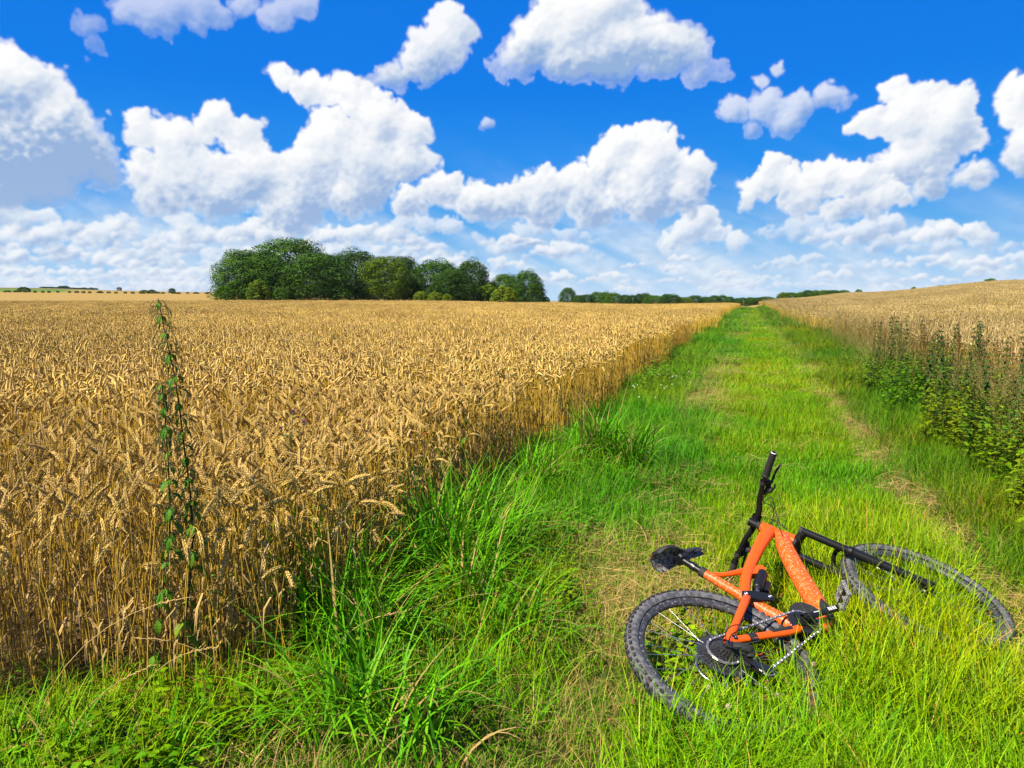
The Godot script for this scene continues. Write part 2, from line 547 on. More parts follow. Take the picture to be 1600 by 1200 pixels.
func ground_colour(x: float, z: float, d: float, az: float) -> Color:
	var t := track_of(x, z)
	if d < 130.0:
		if t.y > crop_edge(t.x) and t.y < 3.3:
			return Color(0.045, 0.06, 0.014)
		return Color(0.10, 0.07, 0.035)
	if az > -45.0 and az < -6.0:
		if d > 560.0 and az < -28.0 and d < 700.0: return Color(0.10, 0.17, 0.03)
		if d > 520.0: return Color(0.22, 0.165, 0.085)
		if d > 330.0 and az > -31.0: return Color(0.34, 0.23, 0.075)
		if d > 330.0: return Color(0.13, 0.20, 0.04)
	if az >= -6.0 and az < 22.0 and d > 260.0:
		return Color(0.30, 0.22, 0.09)
	return Color(0.36, 0.25, 0.085)

# ---------------------------------------------------------------- trees, bushes and what stands far off
var crowns := []
var bushes := []
var tree_mats := []

func crown_mesh(sd: int, lobes: int, leaves: int, leaf: float, low: float) -> ArrayMesh:
	# a crown of unit width and unit height: foliage spread over many lobes
	var r := RandomNumberGenerator.new()
	r.seed = sd
	var s := Soup.new()
	var centres := []
	for i in lobes:
		# spread evenly over a dome that comes down to the ground
		var y := 1.0 - (i + 0.5) / lobes
		var a := i * 2.39996 + r.randf_range(-0.35, 0.35)
		var reach := 0.37 * sqrt(maxf(0.02, 1.0 - pow(maxf(y - 0.25, 0.0) / 0.76, 2.0))) * r.randf_range(0.78, 1.06)
		var rr := r.randf_range(0.095, 0.165)
		centres.append([Vector3(cos(a) * reach, low + (1.0 - low) * (0.06 + 0.82 * y) * r.randf_range(0.94, 1.04), sin(a) * reach), rr, r.randf_range(0.7, 1.25)])
	for i in leaves:
		var c: Array = centres[i % lobes]
		var dirv := Vector3(r.randfn(), r.randfn() + 0.25, r.randfn()).normalized()
		var p: Vector3 = c[0] + dirv * Vector3(c[1], c[1] * 0.85, c[1]) * r.randf_range(0.72, 1.06)
		if p.y < 0.0:
			continue
		var out := (dirv + Vector3(r.randfn(), r.randfn(), r.randfn()) * 0.45).normalized()
		var u := out.cross(Vector3(r.randfn(), r.randfn(), r.randfn())).normalized()
		var w := out.cross(u)
		var k := leaf * r.randf_range(0.6, 1.35)
		var t: float = c[2] * r.randf_range(0.84, 1.16)
		var col := Color(t * r.randf_range(0.85, 1.2), t, t * r.randf_range(0.7, 1.1))
		s.quad(p - u * k, p + w * k * 0.5 + out * k * 0.2, p + u * k, p - w * k * 0.45 + out * k * 0.2, col)
		var soft := (dirv * 0.9 + out * 0.3).normalized()
		for q in 6:
			s.n[s.n.size() - 1 - q] = soft
	return s.mesh()

func build_far() -> void:
	for i in 5:
		crowns.append(crown_mesh(100 + i, 100, 22000, 0.0130, 0.0))
	for i in 4:
		bushes.append(crown_mesh(200 + i, 40, 5000, 0.027, 0.0))
	for c in [Color(0.054, 0.128, 0.007), Color(0.040, 0.100, 0.009), Color(0.080, 0.138, 0.006), Color(0.031, 0.076, 0.008), Color(0.13, 0.19, 0.008)]:
		var m := leafy("foliage", 0.25, 0.6)
		m.albedo_color = c.linear_to_srgb()
		tree_mats.append(m)
	# the copse across the wheat: photo column, column width, row of the top, distance, foliage
	var copse := [
		[382, 92, 391, 152, 0, "broad tree at the end of the copse beside the far bushes"], [455, 132, 374, 162, 0, "tallest round topped tree in the copse"],
		[418, 95, 398, 150, 1, "deep green tree in front of the tallest tree of the copse"], [500, 118, 397, 146, 1, "dark spreading tree in front of the copse, below the tallest crown"],
		[556, 92, 391, 158, 3, "dark tree in the copse behind the yellowish green one"], [602, 88, 401, 149, 2, "yellowish green tree in the middle of the copse"],
		[632, 60, 401, 160, 3, "dark narrow tree behind the yellowish green one"], [684, 88, 406, 152, 1, "tree with a ragged top beyond the dip in the copse"],
		[708, 70, 420, 146, 3, "low dark tree standing in front of the ragged topped tree"], [736, 62, 406, 154, 3, "dark upright tree with a knobbly top in the copse"],
		[790, 52, 428, 158, 0, "small rounded tree near the low end of the copse"], [824, 52, 422, 152, 1, "round dark tree at the low end of the copse"],
		[838, 26, 440, 150, 3, "slim dark tree closing the low end of the copse"]]
	for a in copse:
		tree("copse_tree", a[0], a[1], a[2], a[3], a[4], a[5], "tree", "trees of the copse")
	for a in [[352, 34, 446, 143, 0, "leafy bush under the broad end tree of the copse"], [405, 40, 438, 143, 2, "light green bush at the foot of the copse's tallest tree"], [440, 30, 448, 142, 0, "low bush at the foot of the dark spreading tree"],
			[657, 24, 455, 143, 4, "bright yellow green bush in the dip of the copse"], [680, 26, 456, 142, 4, "bright yellow green bush in front of the low dark tree"], [699, 18, 459, 141, 4, "small bright bush at the foot of the low dark tree"],
			[762, 40, 444, 149, 2, "green bush between the knobbly tree and the small rounded tree"], [788, 44, 447, 146, 4, "light green bush below the small rounded tree"], [853, 14, 463, 150, 1, "small bush at the very low end of the copse"]]:
		bush("copse_bush", a[0], a[1], a[2], a[3], a[4], a[5], "bushes at the foot of the copse")
	for i in 11:
		bush("undergrowth_bush", 372 + i * 43, 52, 440 + (i % 3) * 4, 156 + (i % 2) * 5, [1, 0, 3][i % 3], "bush of the undergrowth between the trunks of the copse", "undergrowth of the copse")
	# the hedge beyond the track
	tree("hedge_tree", 887, 27, 449, 226, 1, "lone tree standing at the end of the far hedge", "tree", "trees of the far hedge")
	var hr := RandomNumberGenerator.new()
	hr.seed = 31
	var x := 905.0
	var k := 0
	while x < 1212.0:
		var w := hr.randf_range(13, 27)
		var top := lerpf(458.0, 463.5, clampf((x - 940) / 170.0, 0, 1)) + hr.randf_range(-3.5, 3.0)
		if x > 928 and x < 952: top = 455.5
		tree("hedge_tree", x, w * 1.35, top, hr.randf_range(222, 240), [1, 1, 0, 3, 3][hr.randi() % 5] if k != 12 else 4, "small tree standing in the row of the far hedge", "tree", "row of the far hedge")
		x += w * 0.72
		k += 1
	x = 1224.0
	while x < 1326.0:
		var w := hr.randf_range(14, 24)
		tree("hill_hedge_tree", x, w * 1.4, lerpf(457.0, 452.5, clampf((x - 1220) / 60.0, 0, 1)) + hr.randf_range(-1.5, 1.5), 205, [0, 2, 1][hr.randi() % 3], "small tree in the hedge behind the right hand field's crest", "tree", "hedge behind the crest")
		x += w * 0.75
	for a in [[1341, 13, 452, "little round tree just past the crest hedge"], [1378, 11, 455, "tiny bush peeping over the crest past the round tree"], [1427, 10, 448.5, "tiny bush alone on the crest skyline"], [1470, 20, 446, "long low bush on the crest skyline"], [1508, 10, 444.5, "tiny bush beside the largest skyline bush"], [1546, 19, 435.5, "largest round bush on the crest skyline"], [1585, 12, 437, "tiny bush on the crest past the largest skyline bush"]]:
		bush("skyline_bush", a[0], a[1], a[2], 205, 0, a[3], "bushes on the crest")
	# far left
	for a in [[38, 20, 448.5, 300, 3, "dark round bush before the green slope"], [12, 11, 459, 300, 1, "low bush beside the dark round bush"], [25, 8, 457.5, 300, 1, "small bush next to the dark round bush"],
			[226, 16, 453, 290, 0, "wide green bush behind the tall nettle's tip"], [238, 14, 452.5, 290, 1, "green bush beside the wide bush behind the nettle's tip"], [269, 12, 450.5, 330, 3, "round dark bush standing on the far tan field"], [156, 9, 455, 300, 1, "upright little bush in the middle of the far hedge line"]]:
		bush("far_bush", a[0], a[1], a[2], a[3], a[4], a[5], "bushes on the far left fields")
	for i in 22:
		var bx := 55.0 + i * 12.6 + hr.randf_range(-4, 4)
		bush("field_bush", bx, hr.randf_range(5, 10), hr.randf_range(458.5, 460.5), 285 + hr.randf_range(-10, 10), [1, 2, 3][i % 3], "tiny low bush along the line between the far fields", "tiny bushes between the far fields")
	for i in 15:
		tree("wood_tree", 68 + i * 5.8, hr.randf_range(9, 13), (450.0 if i != 5 and i != 6 else 446.5) + hr.randf_range(-0.8, 0.8), 880, 3, "dark tree of the distant wood on the hill", "tree", "distant wood on the hill")
	# a small hut on the far skyline
	var hp := spot(187, 880)
	var hut := thing("hut", "tiny grey hut standing alone on the far skyline", "hut", hp)
	var wall := BoxMesh.new()
	wall.size = Vector3(3.6, 2.8, 3.6)
	part("wall", wall, paint("hut_wall", Color(0.12, 0.11, 0.11)), hut, Transform3D(Basis(), Vector3(0, 1.4, 0)))
	var roof := PrismMesh.new()
	roof.size = Vector3(4.2, 1.1, 4.2)
	part("roof", roof, paint("hut_roof", Color(0.06, 0.06, 0.065)), hut, Transform3D(Basis(), Vector3(0, 3.35, 0)))
	var door := BoxMesh.new()
	door.size = Vector3(1.2, 2.2, 0.1)
	part("door", door, paint("hut_door", Color(0.05, 0.045, 0.04)), hut, Transform3D(Basis(), Vector3(0, 1.1, 1.85)))

func heading_of(px: float) -> float:
	return atan((px - 800.0) / 1155.0 / (cos(atan(138.0 / 1155.0)) + 0.119 * sin(atan(138.0 / 1155.0))))

func spot(px: float, d: float) -> Vector3:
	var a := heading_of(px)
	return Vector3(sin(a) * d, land(sin(a) * d, -cos(a) * d), -cos(a) * d)

func rise(py: float, px: float, d: float) -> float:
	# height above sea of what shows in that row at that distance
	return EYE + d * (462.0 - py) / 1155.0 * cos(heading_of(px)) / cos(atan(138.0 / 1155.0)) * 1.007

func tree(called: String, px: float, w: float, top: float, d: float, m: int, label: String, category: String, group: String) -> void:
	var at := spot(px, d)
	var high := maxf(rise(top, px, d) - at.y, 1.5)
	var wide := w * d * cos(heading_of(px)) / 1155.0 * 1.02
	var t := thing(called, label, category, at, group)
	var s := Soup.new()
	var bark := Color(0.06, 0.05, 0.038)
	s.tube(PackedVector3Array([Vector3(0, -0.3, 0), Vector3(0.05 * wide * 0.1, high * 0.25, 0), Vector3(0.02 * wide, high * 0.62, 0.01 * wide)]), PackedFloat32Array([high * 0.034, high * 0.024, high * 0.008]), 7, bark)
	for k in 5:
		var a := k * 1.3 + px
		var y0 := high * (0.22 + 0.07 * k)
		s.tube(PackedVector3Array([Vector3(0.005 * wide, y0, 0), Vector3(cos(a) * wide * 0.13, y0 + high * 0.12, sin(a) * wide * 0.13), Vector3(cos(a) * wide * 0.28, y0 + high * 0.2, sin(a) * wide * 0.28)]), PackedFloat32Array([high * 0.013, high * 0.009, high * 0.003]), 5, bark)
	var bm: StandardMaterial3D = mats.get("bark")
	if bm == null:
		bm = paint("bark", Color(1, 1, 1), 0.9)
		bm.vertex_color_use_as_albedo = true
		mats["bark"] = bm
	part("trunk", s.mesh(), bm, t)
	var n := int(px * 7.0) % crowns.size()
	part("crown", crowns[n], tree_mats[m], t, Transform3D(Basis(Vector3.UP, px * 1.7).scaled(Vector3.ONE) * Basis.from_scale(Vector3(wide * 1.16, high * 1.02, wide * 1.16)), Vector3.ZERO))

func bush(called: String, px: float, w: float, top: float, d: float, m: int, label: String, group: String) -> void:
	var at := spot(px, d)
	var high := maxf(rise(top, px, d) - at.y, 0.7)
	var wide := w * d * cos(heading_of(px)) / 1155.0
	var t := thing(called, label, "bush", at, group)
	var s := Soup.new()
	for k in 4:
		var a := k * 1.6 + px
		s.tube(PackedVector3Array([Vector3(0, -0.1, 0), Vector3(cos(a) * wide * 0.1, high * 0.3, sin(a) * wide * 0.1), Vector3(cos(a) * wide * 0.2, high * 0.6, sin(a) * wide * 0.2)]), PackedFloat32Array([high * 0.02, high * 0.015, high * 0.006]), 5, Color(0.06, 0.05, 0.038))
	part("stems", s.mesh(), mats["bark"], t)
	part("foliage", bushes[int(px * 3.0) % bushes.size()], tree_mats[m], t, Transform3D(Basis(Vector3.UP, px) * Basis.from_scale(Vector3(wide * 1.1, high * 1.03, wide * 1.1)), Vector3.ZERO))

# ---------------------------------------------------------------- wheat
const STRAW := Color(0.45, 0.295, 0.045)
const EAR := Color(0.455, 0.315, 0.095)

func wheat_stem(r: RandomNumberGenerator, high: float, nod: float, lean: Vector2) -> PackedVector3Array:
	# up the stalk, over the neck and down the ear; the last five points carry the ear
	var p := PackedVector3Array()
	var side := r.randf() * TAU
	var out := Vector3(cos(side), 0, sin(side))
	p.append(Vector3.ZERO)
	p.append(Vector3(lean.x * 0.3, high * 0.45, lean.y * 0.3))
	p.append(Vector3(lean.x * 0.8, high * 0.85, lean.y * 0.8))
	var at := Vector3(lean.x, high, lean.y)
	p.append(at)
	var ang := 0.15
	for i in 3:
		ang += nod * 0.22
		at += (Vector3.UP * cos(ang) + out * sin(ang)) * 0.022
		p.append(at)
	for i in 4:
		ang += nod * 0.085
		at += (Vector3.UP * cos(ang) + out * sin(ang)) * 0.0195
		p.append(at)
	return p

func add_ear(s: Soup, pts: PackedVector3Array, r: RandomNumberGenerator, fine: bool, tint: float) -> void:
	var n := pts.size()
	var a := pts[n - 5]
	if fine:
		# two ranks of plump spikelets either side of the axis
		var k := 0
		for i in range(n - 5, n - 1):
			for h in 3:
				var at := pts[i].lerp(pts[i + 1], h / 3.0)
				var ax := (pts[i + 1] - pts[i]).normalized()
				var u := ax.cross(Vector3(0.5, 0.1, 0.86)).normalized()
				var w := ax.cross(u)
				var fat := 1.0 - 0.35 * absf((k - 4.0) / 7.0)
				for q in 2:
					var side := (u if (k % 2) == 0 else w) * (1.0 if q == 0 else -1.0)
					var col := EAR * tint * r.randf_range(0.75, 1.3)
					s.bead(at + side * 0.0050 * fat, (ax + side * 0.42).normalized(), 0.0045 * fat, 0.0102, 4, col)
				if k > 5:
					s.tri(at + u * 0.002, at - u * 0.002, at + (ax + (u if k % 2 == 0 else -u) * 0.35) * 0.026, EAR * 1.15 * tint)
				k += 1
		s.bead(pts[n - 1], (pts[n - 1] - pts[n - 2]).normalized(), 0.0036, 0.010, 4, EAR * tint)
	else:
		var col := EAR * tint * r.randf_range(0.8, 1.2)
		s.tube(PackedVector3Array([pts[n - 5], pts[n - 4], pts[n - 3], pts[n - 2], pts[n - 1] + (pts[n - 1] - pts[n - 2]) * 0.5]), PackedFloat32Array([0.004, 0.0092, 0.0095, 0.0075, 0.001]), 4, col)

func add_stalk(s: Soup, base: Vector3, r: RandomNumberGenerator, level: int) -> void:
	var high := r.randfn(0.65, 0.062)
	var nod := clampf(r.randfn(1.2, 1.0), 0.0, 3.2)
	var lean := Vector2(r.randfn(), r.randfn()) * 0.045
	var p := wheat_stem(r, high, nod, lean)
	for i in p.size():
		p[i] += base
	var tint := r.randf_range(0.78, 1.22)
	var col := STRAW * tint
	if level == 2:
		# far off: a stalk and a plain nodding ear
		var u := Vector3(cos(base.x * 90.0), 0, sin(base.x * 90.0)) * 0.003
		s.quad(p[1] - u, p[1] + u, p[4] + u, p[4] - u, col)
		s.bead((p[6] + p[10]) * 0.5, (p[10] - p[6]).normalized(), 0.0095, 0.047, 3, EAR * tint)
		return
	if level == 0:
		s.tube(p.slice(0, 7), PackedFloat32Array([0.0021, 0.002, 0.0018, 0.0015, 0.0013, 0.0012, 0.0012]), 4, col)
	else:
		s.tube(PackedVector3Array([p[0], p[2], p[4], p[6]]), PackedFloat32Array([0.0026, 0.0024, 0.0018, 0.0014]), 3, col)
	add_ear(s, p, r, level == 0, tint)
	# withered leaves hang from the stalk
	if level == 0 or r.randf() < 0.5:
		for q in (2 if level == 0 else 1):
			var a := r.randf() * TAU
			var o := Vector3(cos(a), 0, sin(a))
			var h0 := r.randf_range(0.18, 0.5)
			var l := r.randf_range(0.08, 0.17)
			s.blade(base + Vector3(lean.x * h0, h0, lean.y * h0), Vector3(-o.z, 0, o.x), PackedVector3Array([Vector3.ZERO, o * l * 0.35 + Vector3.UP * l * 0.35, o * l * 0.6 + Vector3.UP * l * 0.1, o * l * 0.7 - Vector3.UP * l * 0.55]),
				PackedFloat32Array([0.0022, 0.0034, 0.003, 0.0]), Color(0.30, 0.20, 0.075) * tint, Color(0.36, 0.25, 0.10) * tint)

func wheat_clump(sd: int, count: int, half: float, level: int) -> ArrayMesh:
	var r := RandomNumberGenerator.new()
	r.seed = sd
	var s := Soup.new()
	for i in count:
		add_stalk(s, Vector3(r.randf_range(-half, half), 0, r.randf_range(-half, half)), r, level)
	return s.mesh()

func wheat_here(x: float, z: float) -> int:
	# 1 the field on the left, 2 the one on the right, 0 neither
	var t := track_of(x, z)
	var d := sqrt(x * x + z * z)
	var az := rad_to_deg(atan2(x, -z))
	if t.y < crop_edge(t.x):
		return 1 if d < 96.0 + 10.0 * smoothstep(-30.0, 10.0, az) and t.x > -3.0 else 0
	if t.y > 3.15 + 0.12 * sin(t.x * 0.7) - 1.1 * smoothstep(14.0, 40.0, t.x) and d < 190.0:
		return 2
	return 0

func build_wheat() -> void:
	var r := RandomNumberGenerator.new()
	r.seed = 77
	var mat := leafy("wheat_straw", 0.22, 0.6)
	mats["wheat"] = mat
	var tone := FastNoiseLite.new()
	tone.seed = 12
	tone.frequency = 0.35
	var fields := []
	for k in 2:
		var f := Node3D.new()
		f.name = ["wheat_crop", "hillside_wheat_crop"][k]
		add_child(f)
		tag(f, ["ripe golden wheat crop standing on the flat field beside the track", "paler ripe wheat crop on the slope behind the weedy verge"][k], "wheat", "", "stuff")
		fields.append(f)
	# near: stalk by stalk
	for lod in 3:
		var kinds: int = [10, 6, 5][lod]
		var step: float = [0.052, 0.28, 1.0][lod]
		var near: float = [0.0, 6.5, 24.0][lod]
		var far_: float = [6.5, 24.0, 195.0][lod]
		var shapes := []
		for k in kinds:
			shapes.append(wheat_clump(300 + lod * 20 + k, [1, 27, 165][lod], [0.0, 0.16, 0.52][lod], lod))
		var where := []
		var tints := []
		for k in kinds * 2:
			where.append([])
			tints.append(PackedColorArray())
		var z := 0.0
		while z > -far_:
			var reach := far_ * 0.9
			var x := maxf(-reach, z * 1.2 - 1.0 if lod > 0 else -6.5)
			var x_end := minf(reach, -z * 1.05 + 1.0)
			while x < x_end:
				var px := x + r.randf_range(-0.5, 0.5) * step
				var pz := z + r.randf_range(-0.5, 0.5) * step
				x += step
				var d := sqrt(px * px + pz * pz)
				if d < near or d >= far_ or not in_view(px, pz, 7.0):
					continue
				var f := wheat_here(px, pz)
				if f == 0:
					continue
				if lod == 0 and f == 1:
					# only the first two metres of the crop show their stalks; behind them every other one is enough
					var t := track_of(px, pz)
					if t.y < crop_edge(t.x) - 0.9 and r.randf() < 0.5:
						continue
				var twice := 1
				if lod == 0 and f == 1 and track_of(px, pz).y > crop_edge(track_of(px, pz).x) - 0.45: twice = 2
				if twice == 2:
					var k2 := r.randi() % kinds
					where[k2].append(Transform3D(Basis(Vector3.UP, r.randf() * TAU) * Basis.from_scale(Vector3(1, r.randf_range(0.72, 1.0), 1)), Vector3(px + r.randf_range(-0.025, 0.025), land(px, pz), pz + r.randf_range(-0.025, 0.025))))
					tints[k2].append(Color(1, 1, 1) * r.randf_range(0.85, 1.15))
				var k := r.randi() % kinds + (f - 1) * kinds
				var g := 1.0 + 0.10 * tone.get_noise_2d(px, pz) + 0.05 * tone.get_noise_2d(px * 0.1, pz * 0.1)
				var b := Basis(Vector3.UP, r.randf() * TAU)
				b = Basis(Vector3(r.randfn(), 0, r.randfn()).normalized(), absf(r.randfn()) * [0.07, 0.03, 0.0][lod]) * b
				where[k].append(Transform3D(b * Basis.from_scale(Vector3(1, g, 1)), Vector3(px, land(px, pz), pz)))
				var v := r.randf_range(0.85, 1.15) * (1.0 + 0.28 * tone.get_noise_2d(px * 0.22, pz * 0.22 + 31.0))
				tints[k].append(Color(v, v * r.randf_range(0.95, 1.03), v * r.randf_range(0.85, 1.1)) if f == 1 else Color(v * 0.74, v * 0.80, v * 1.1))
			z -= step
		for k in kinds * 2:
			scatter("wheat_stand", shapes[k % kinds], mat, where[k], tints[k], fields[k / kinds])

# ---------------------------------------------------------------- grass
const LUSH := Color(0.055, 0.235, 0.005)
const LIME := Color(0.195, 0.330, 0.003)
const DEEP := Color(0.022, 0.115, 0.008)
const DRY := Color(0.40, 0.275, 0.095)

func bent(high: float, out: Vector3, droop: float, n: int) -> PackedVector3Array:
	# the line of a blade that rises and arches over
	var p := PackedVector3Array()
	var at := Vector3.ZERO
	var ang := 0.08 + droop * 0.12
	p.append(at)
	for i in n:
		at += (Vector3.UP * cos(ang) + out * sin(ang)) * (high / n)
		ang += droop / n
		p.append(at)
	return p

func add_blade(s: Soup, at: Vector3, r: RandomNumberGenerator, high: float, wide: float, droop: float, n: int, col: Color, tip: Color) -> void:
	var a := r.randf() * TAU
	var out := Vector3(cos(a), 0, sin(a))
	var w := PackedFloat32Array()
	for i in n + 1:
		var t := float(i) / n
		w.append(wide * (1.0 - t * t * 0.9) * (0.75 + 0.5 * t * (1.0 - t)) if i < n else 0.0)
	var twist := out.rotated(Vector3.UP, PI * 0.5 + r.randf_range(-0.5, 0.5))
	s.blade(at, twist, bent(high, out, droop, n), w, col, tip)

func grass_patch(sd: int, count: int, half: float, lo: float, hi: float, wide: float, droop: float, dry: float, n := 2) -> ArrayMesh:
	var r := RandomNumberGenerator.new()
	r.seed = sd
	var s := Soup.new()
	for i in count:
		var at := Vector3(r.randf_range(-half, half), -0.01, r.randf_range(-half, half))
		var high := lerpf(lo, hi, pow(r.randf(), 1.6))
		if r.randf() < dry:
			var d := DRY * r.randf_range(0.55, 1.15)
			add_blade(s, at, r, high * r.randf_range(0.8, 1.3), wide * 0.6, droop * r.randf_range(0.8, 2.0), n, d, d * 1.15)
			continue
		var k := r.randf()
		var c := LUSH.lerp(LIME, k * 0.75) if k > 0.35 else LUSH.lerp(DEEP, r.randf())
		c *= r.randf_range(0.75, 1.2)
		add_blade(s, at, r, high, wide * r.randf_range(0.65, 1.35), droop * r.randf_range(0.3, 1.7), n, c, c.lerp(LIME, 0.35))
	return s.mesh()

func straw_patch(sd: int, count: int, half: float) -> ArrayMesh:
	# mown stalks lying on the ground
	var r := RandomNumberGenerator.new()
	r.seed = sd
	var s := Soup.new()
	for i in count:
		var a := r.randf() * TAU
		var d := Vector3(cos(a), r.randf_range(-0.05, 0.22), sin(a))
		var l := r.randf_range(0.10, 0.30)
		var at := Vector3(r.randf_range(-half, half), r.randf_range(0.01, 0.07), r.randf_range(-half, half)) - d * l * 0.5
		var c := DRY * r.randf_range(0.6, 1.3)
		var bow := Vector3(r.randfn(), r.randfn() * 0.4 + 0.4, r.randfn()) * 0.018
		s.blade(at, Vector3(-d.z, r.randf_range(-0.5, 0.5), d.x).normalized(), PackedVector3Array([Vector3.ZERO, d * l * 0.35 + bow, d * l * 0.7 + bow, d * l]), PackedFloat32Array([0.0010, 0.0013, 0.0011, 0.0]), c, c * 1.1)
	return s.mesh()

func add_leaf(s: Soup, at: Vector3, dirv: Vector3, up: Vector3, l: float, w: float, col: Color, droop := 0.3) -> void:
	# a toothed, pointed leaf folded along its rib
	var side := dirv.cross(up).normalized()
	var nn := side.cross(dirv).normalized()
	var prof := [0.0, 0.62, 1.0, 0.86, 0.55, 0.0]
	var k := prof.size()
	for i in k - 1:
		var t0 := float(i) / (k - 1)
		var t1 := float(i + 1) / (k - 1)
		var a := at + dirv * l * t0 - nn * droop * l * t0 * t0
		var b := at + dirv * l * t1 - nn * droop * l * t1 * t1
		for q in [-1.0, 1.0]:
			var ea: Vector3 = a + side * w * 0.5 * prof[i] * q + nn * w * 0.12 * prof[i]
			var eb: Vector3 = b + side * w * 0.5 * (prof[i + 1] * 0.9) * q + nn * w * 0.12 * prof[i + 1]
			var tooth: Vector3 = ea.lerp(eb, 0.65) + side * q * w * 0.10 * (1.0 if i < k - 2 else 0.3)
			var cc := col * (1.0 if q > 0 else 0.88)
			if i > 0:
				s.tri(a, ea, tooth, cc) if q < 0 else s.tri(a, tooth, ea, cc)
			s.tri(a, tooth, eb, cc) if q < 0 else s.tri(a, eb, tooth, cc)
			if i < k - 2:
				s.tri(a, eb, b, cc) if q < 0 else s.tri(a, b, eb, cc)
			else:
				s.tri(a, tooth, b, cc) if q < 0 else s.tri(a, b, tooth, cc)

func herb_patch(sd: int, count: int, half: float, high: float, big := 1.0) -> ArrayMesh:
	var r := RandomNumberGenerator.new()
	r.seed = sd
	var s := Soup.new()
	for i in count:
		var root := Vector3(r.randf_range(-half, half), 0, r.randf_range(-half, half))
		var h := high * r.randf_range(0.35, 1.0)
		var top := root + Vector3(r.randfn() * 0.03, h, r.randfn() * 0.03)
		s.tube(PackedVector3Array([root, top]), PackedFloat32Array([0.0018, 0.001]), 3, Color(0.06, 0.10, 0.02))
		var col := LUSH.lerp(LIME, r.randf() * 0.6) * r.randf_range(0.65, 1.15)
		var n := int((4 + r.randi() % 5) * big)
		for k in n:
			var a := k * 1.9 + r.randf()
			var t := float(k + 1) / n
			var d := Vector3(cos(a), r.randf_range(-0.1, 0.5), sin(a)).normalized()
			add_leaf(s, root.lerp(top, 0.25 + 0.75 * t), d, Vector3.UP, r.randf_range(0.025, 0.055) * (1.2 - 0.5 * t) * big, r.randf_range(0.016, 0.030) * big, col * r.randf_range(0.85, 1.15), 0.35)
	return s.mesh()

func tall_patch(sd: int, stems: int, half: float, high: float) -> ArrayMesh:
	# hay grass with brown seed heads, green at the foot
	var r := RandomNumberGenerator.new()
	r.seed = sd
	var s := Soup.new()
	for i in stems:
		var at := Vector3(r.randf_range(-half, half), 0, r.randf_range(-half, half))
		var a := r.randf() * TAU
		var h := high * r.randf_range(0.6, 1.1)
		var p := bent(h, Vector3(cos(a), 0, sin(a)), r.randf_range(0.1, 0.7), 4)
		for k in p.size(): p[k] += at
		var c := Color(0.28, 0.21, 0.075).lerp(Color(0.14, 0.18, 0.03), r.randf())
		s.tube(p, PackedFloat32Array([0.0016, 0.0015, 0.0013, 0.0011, 0.0008]), 3, c)
		var hc := Color(0.27, 0.185, 0.075) * r.randf_range(0.7, 1.4)
		for k in 9:
			var q := p[3].lerp(p[4], 0.1 + 0.1 * k)
			var o := Vector3(r.randfn(), r.randf() * 1.5 + 0.3, r.randfn()).normalized()
			s.bead(q + o * 0.012, o, 0.0028, 0.012, 3, hc)
	for i in stems * 3:
		var at := Vector3(r.randf_range(-half, half), 0, r.randf_range(-half, half))
		var c := LUSH.lerp(DEEP, r.randf()) * r.randf_range(0.7, 1.1)
		if r.randf() < 0.16: c = DRY * 0.6
		add_blade(s, at, r, high * r.randf_range(0.3, 0.62), 0.0028, r.randf_range(0.4, 1.6), 4, c, c.lerp(LIME, 0.3))
	return s.mesh()

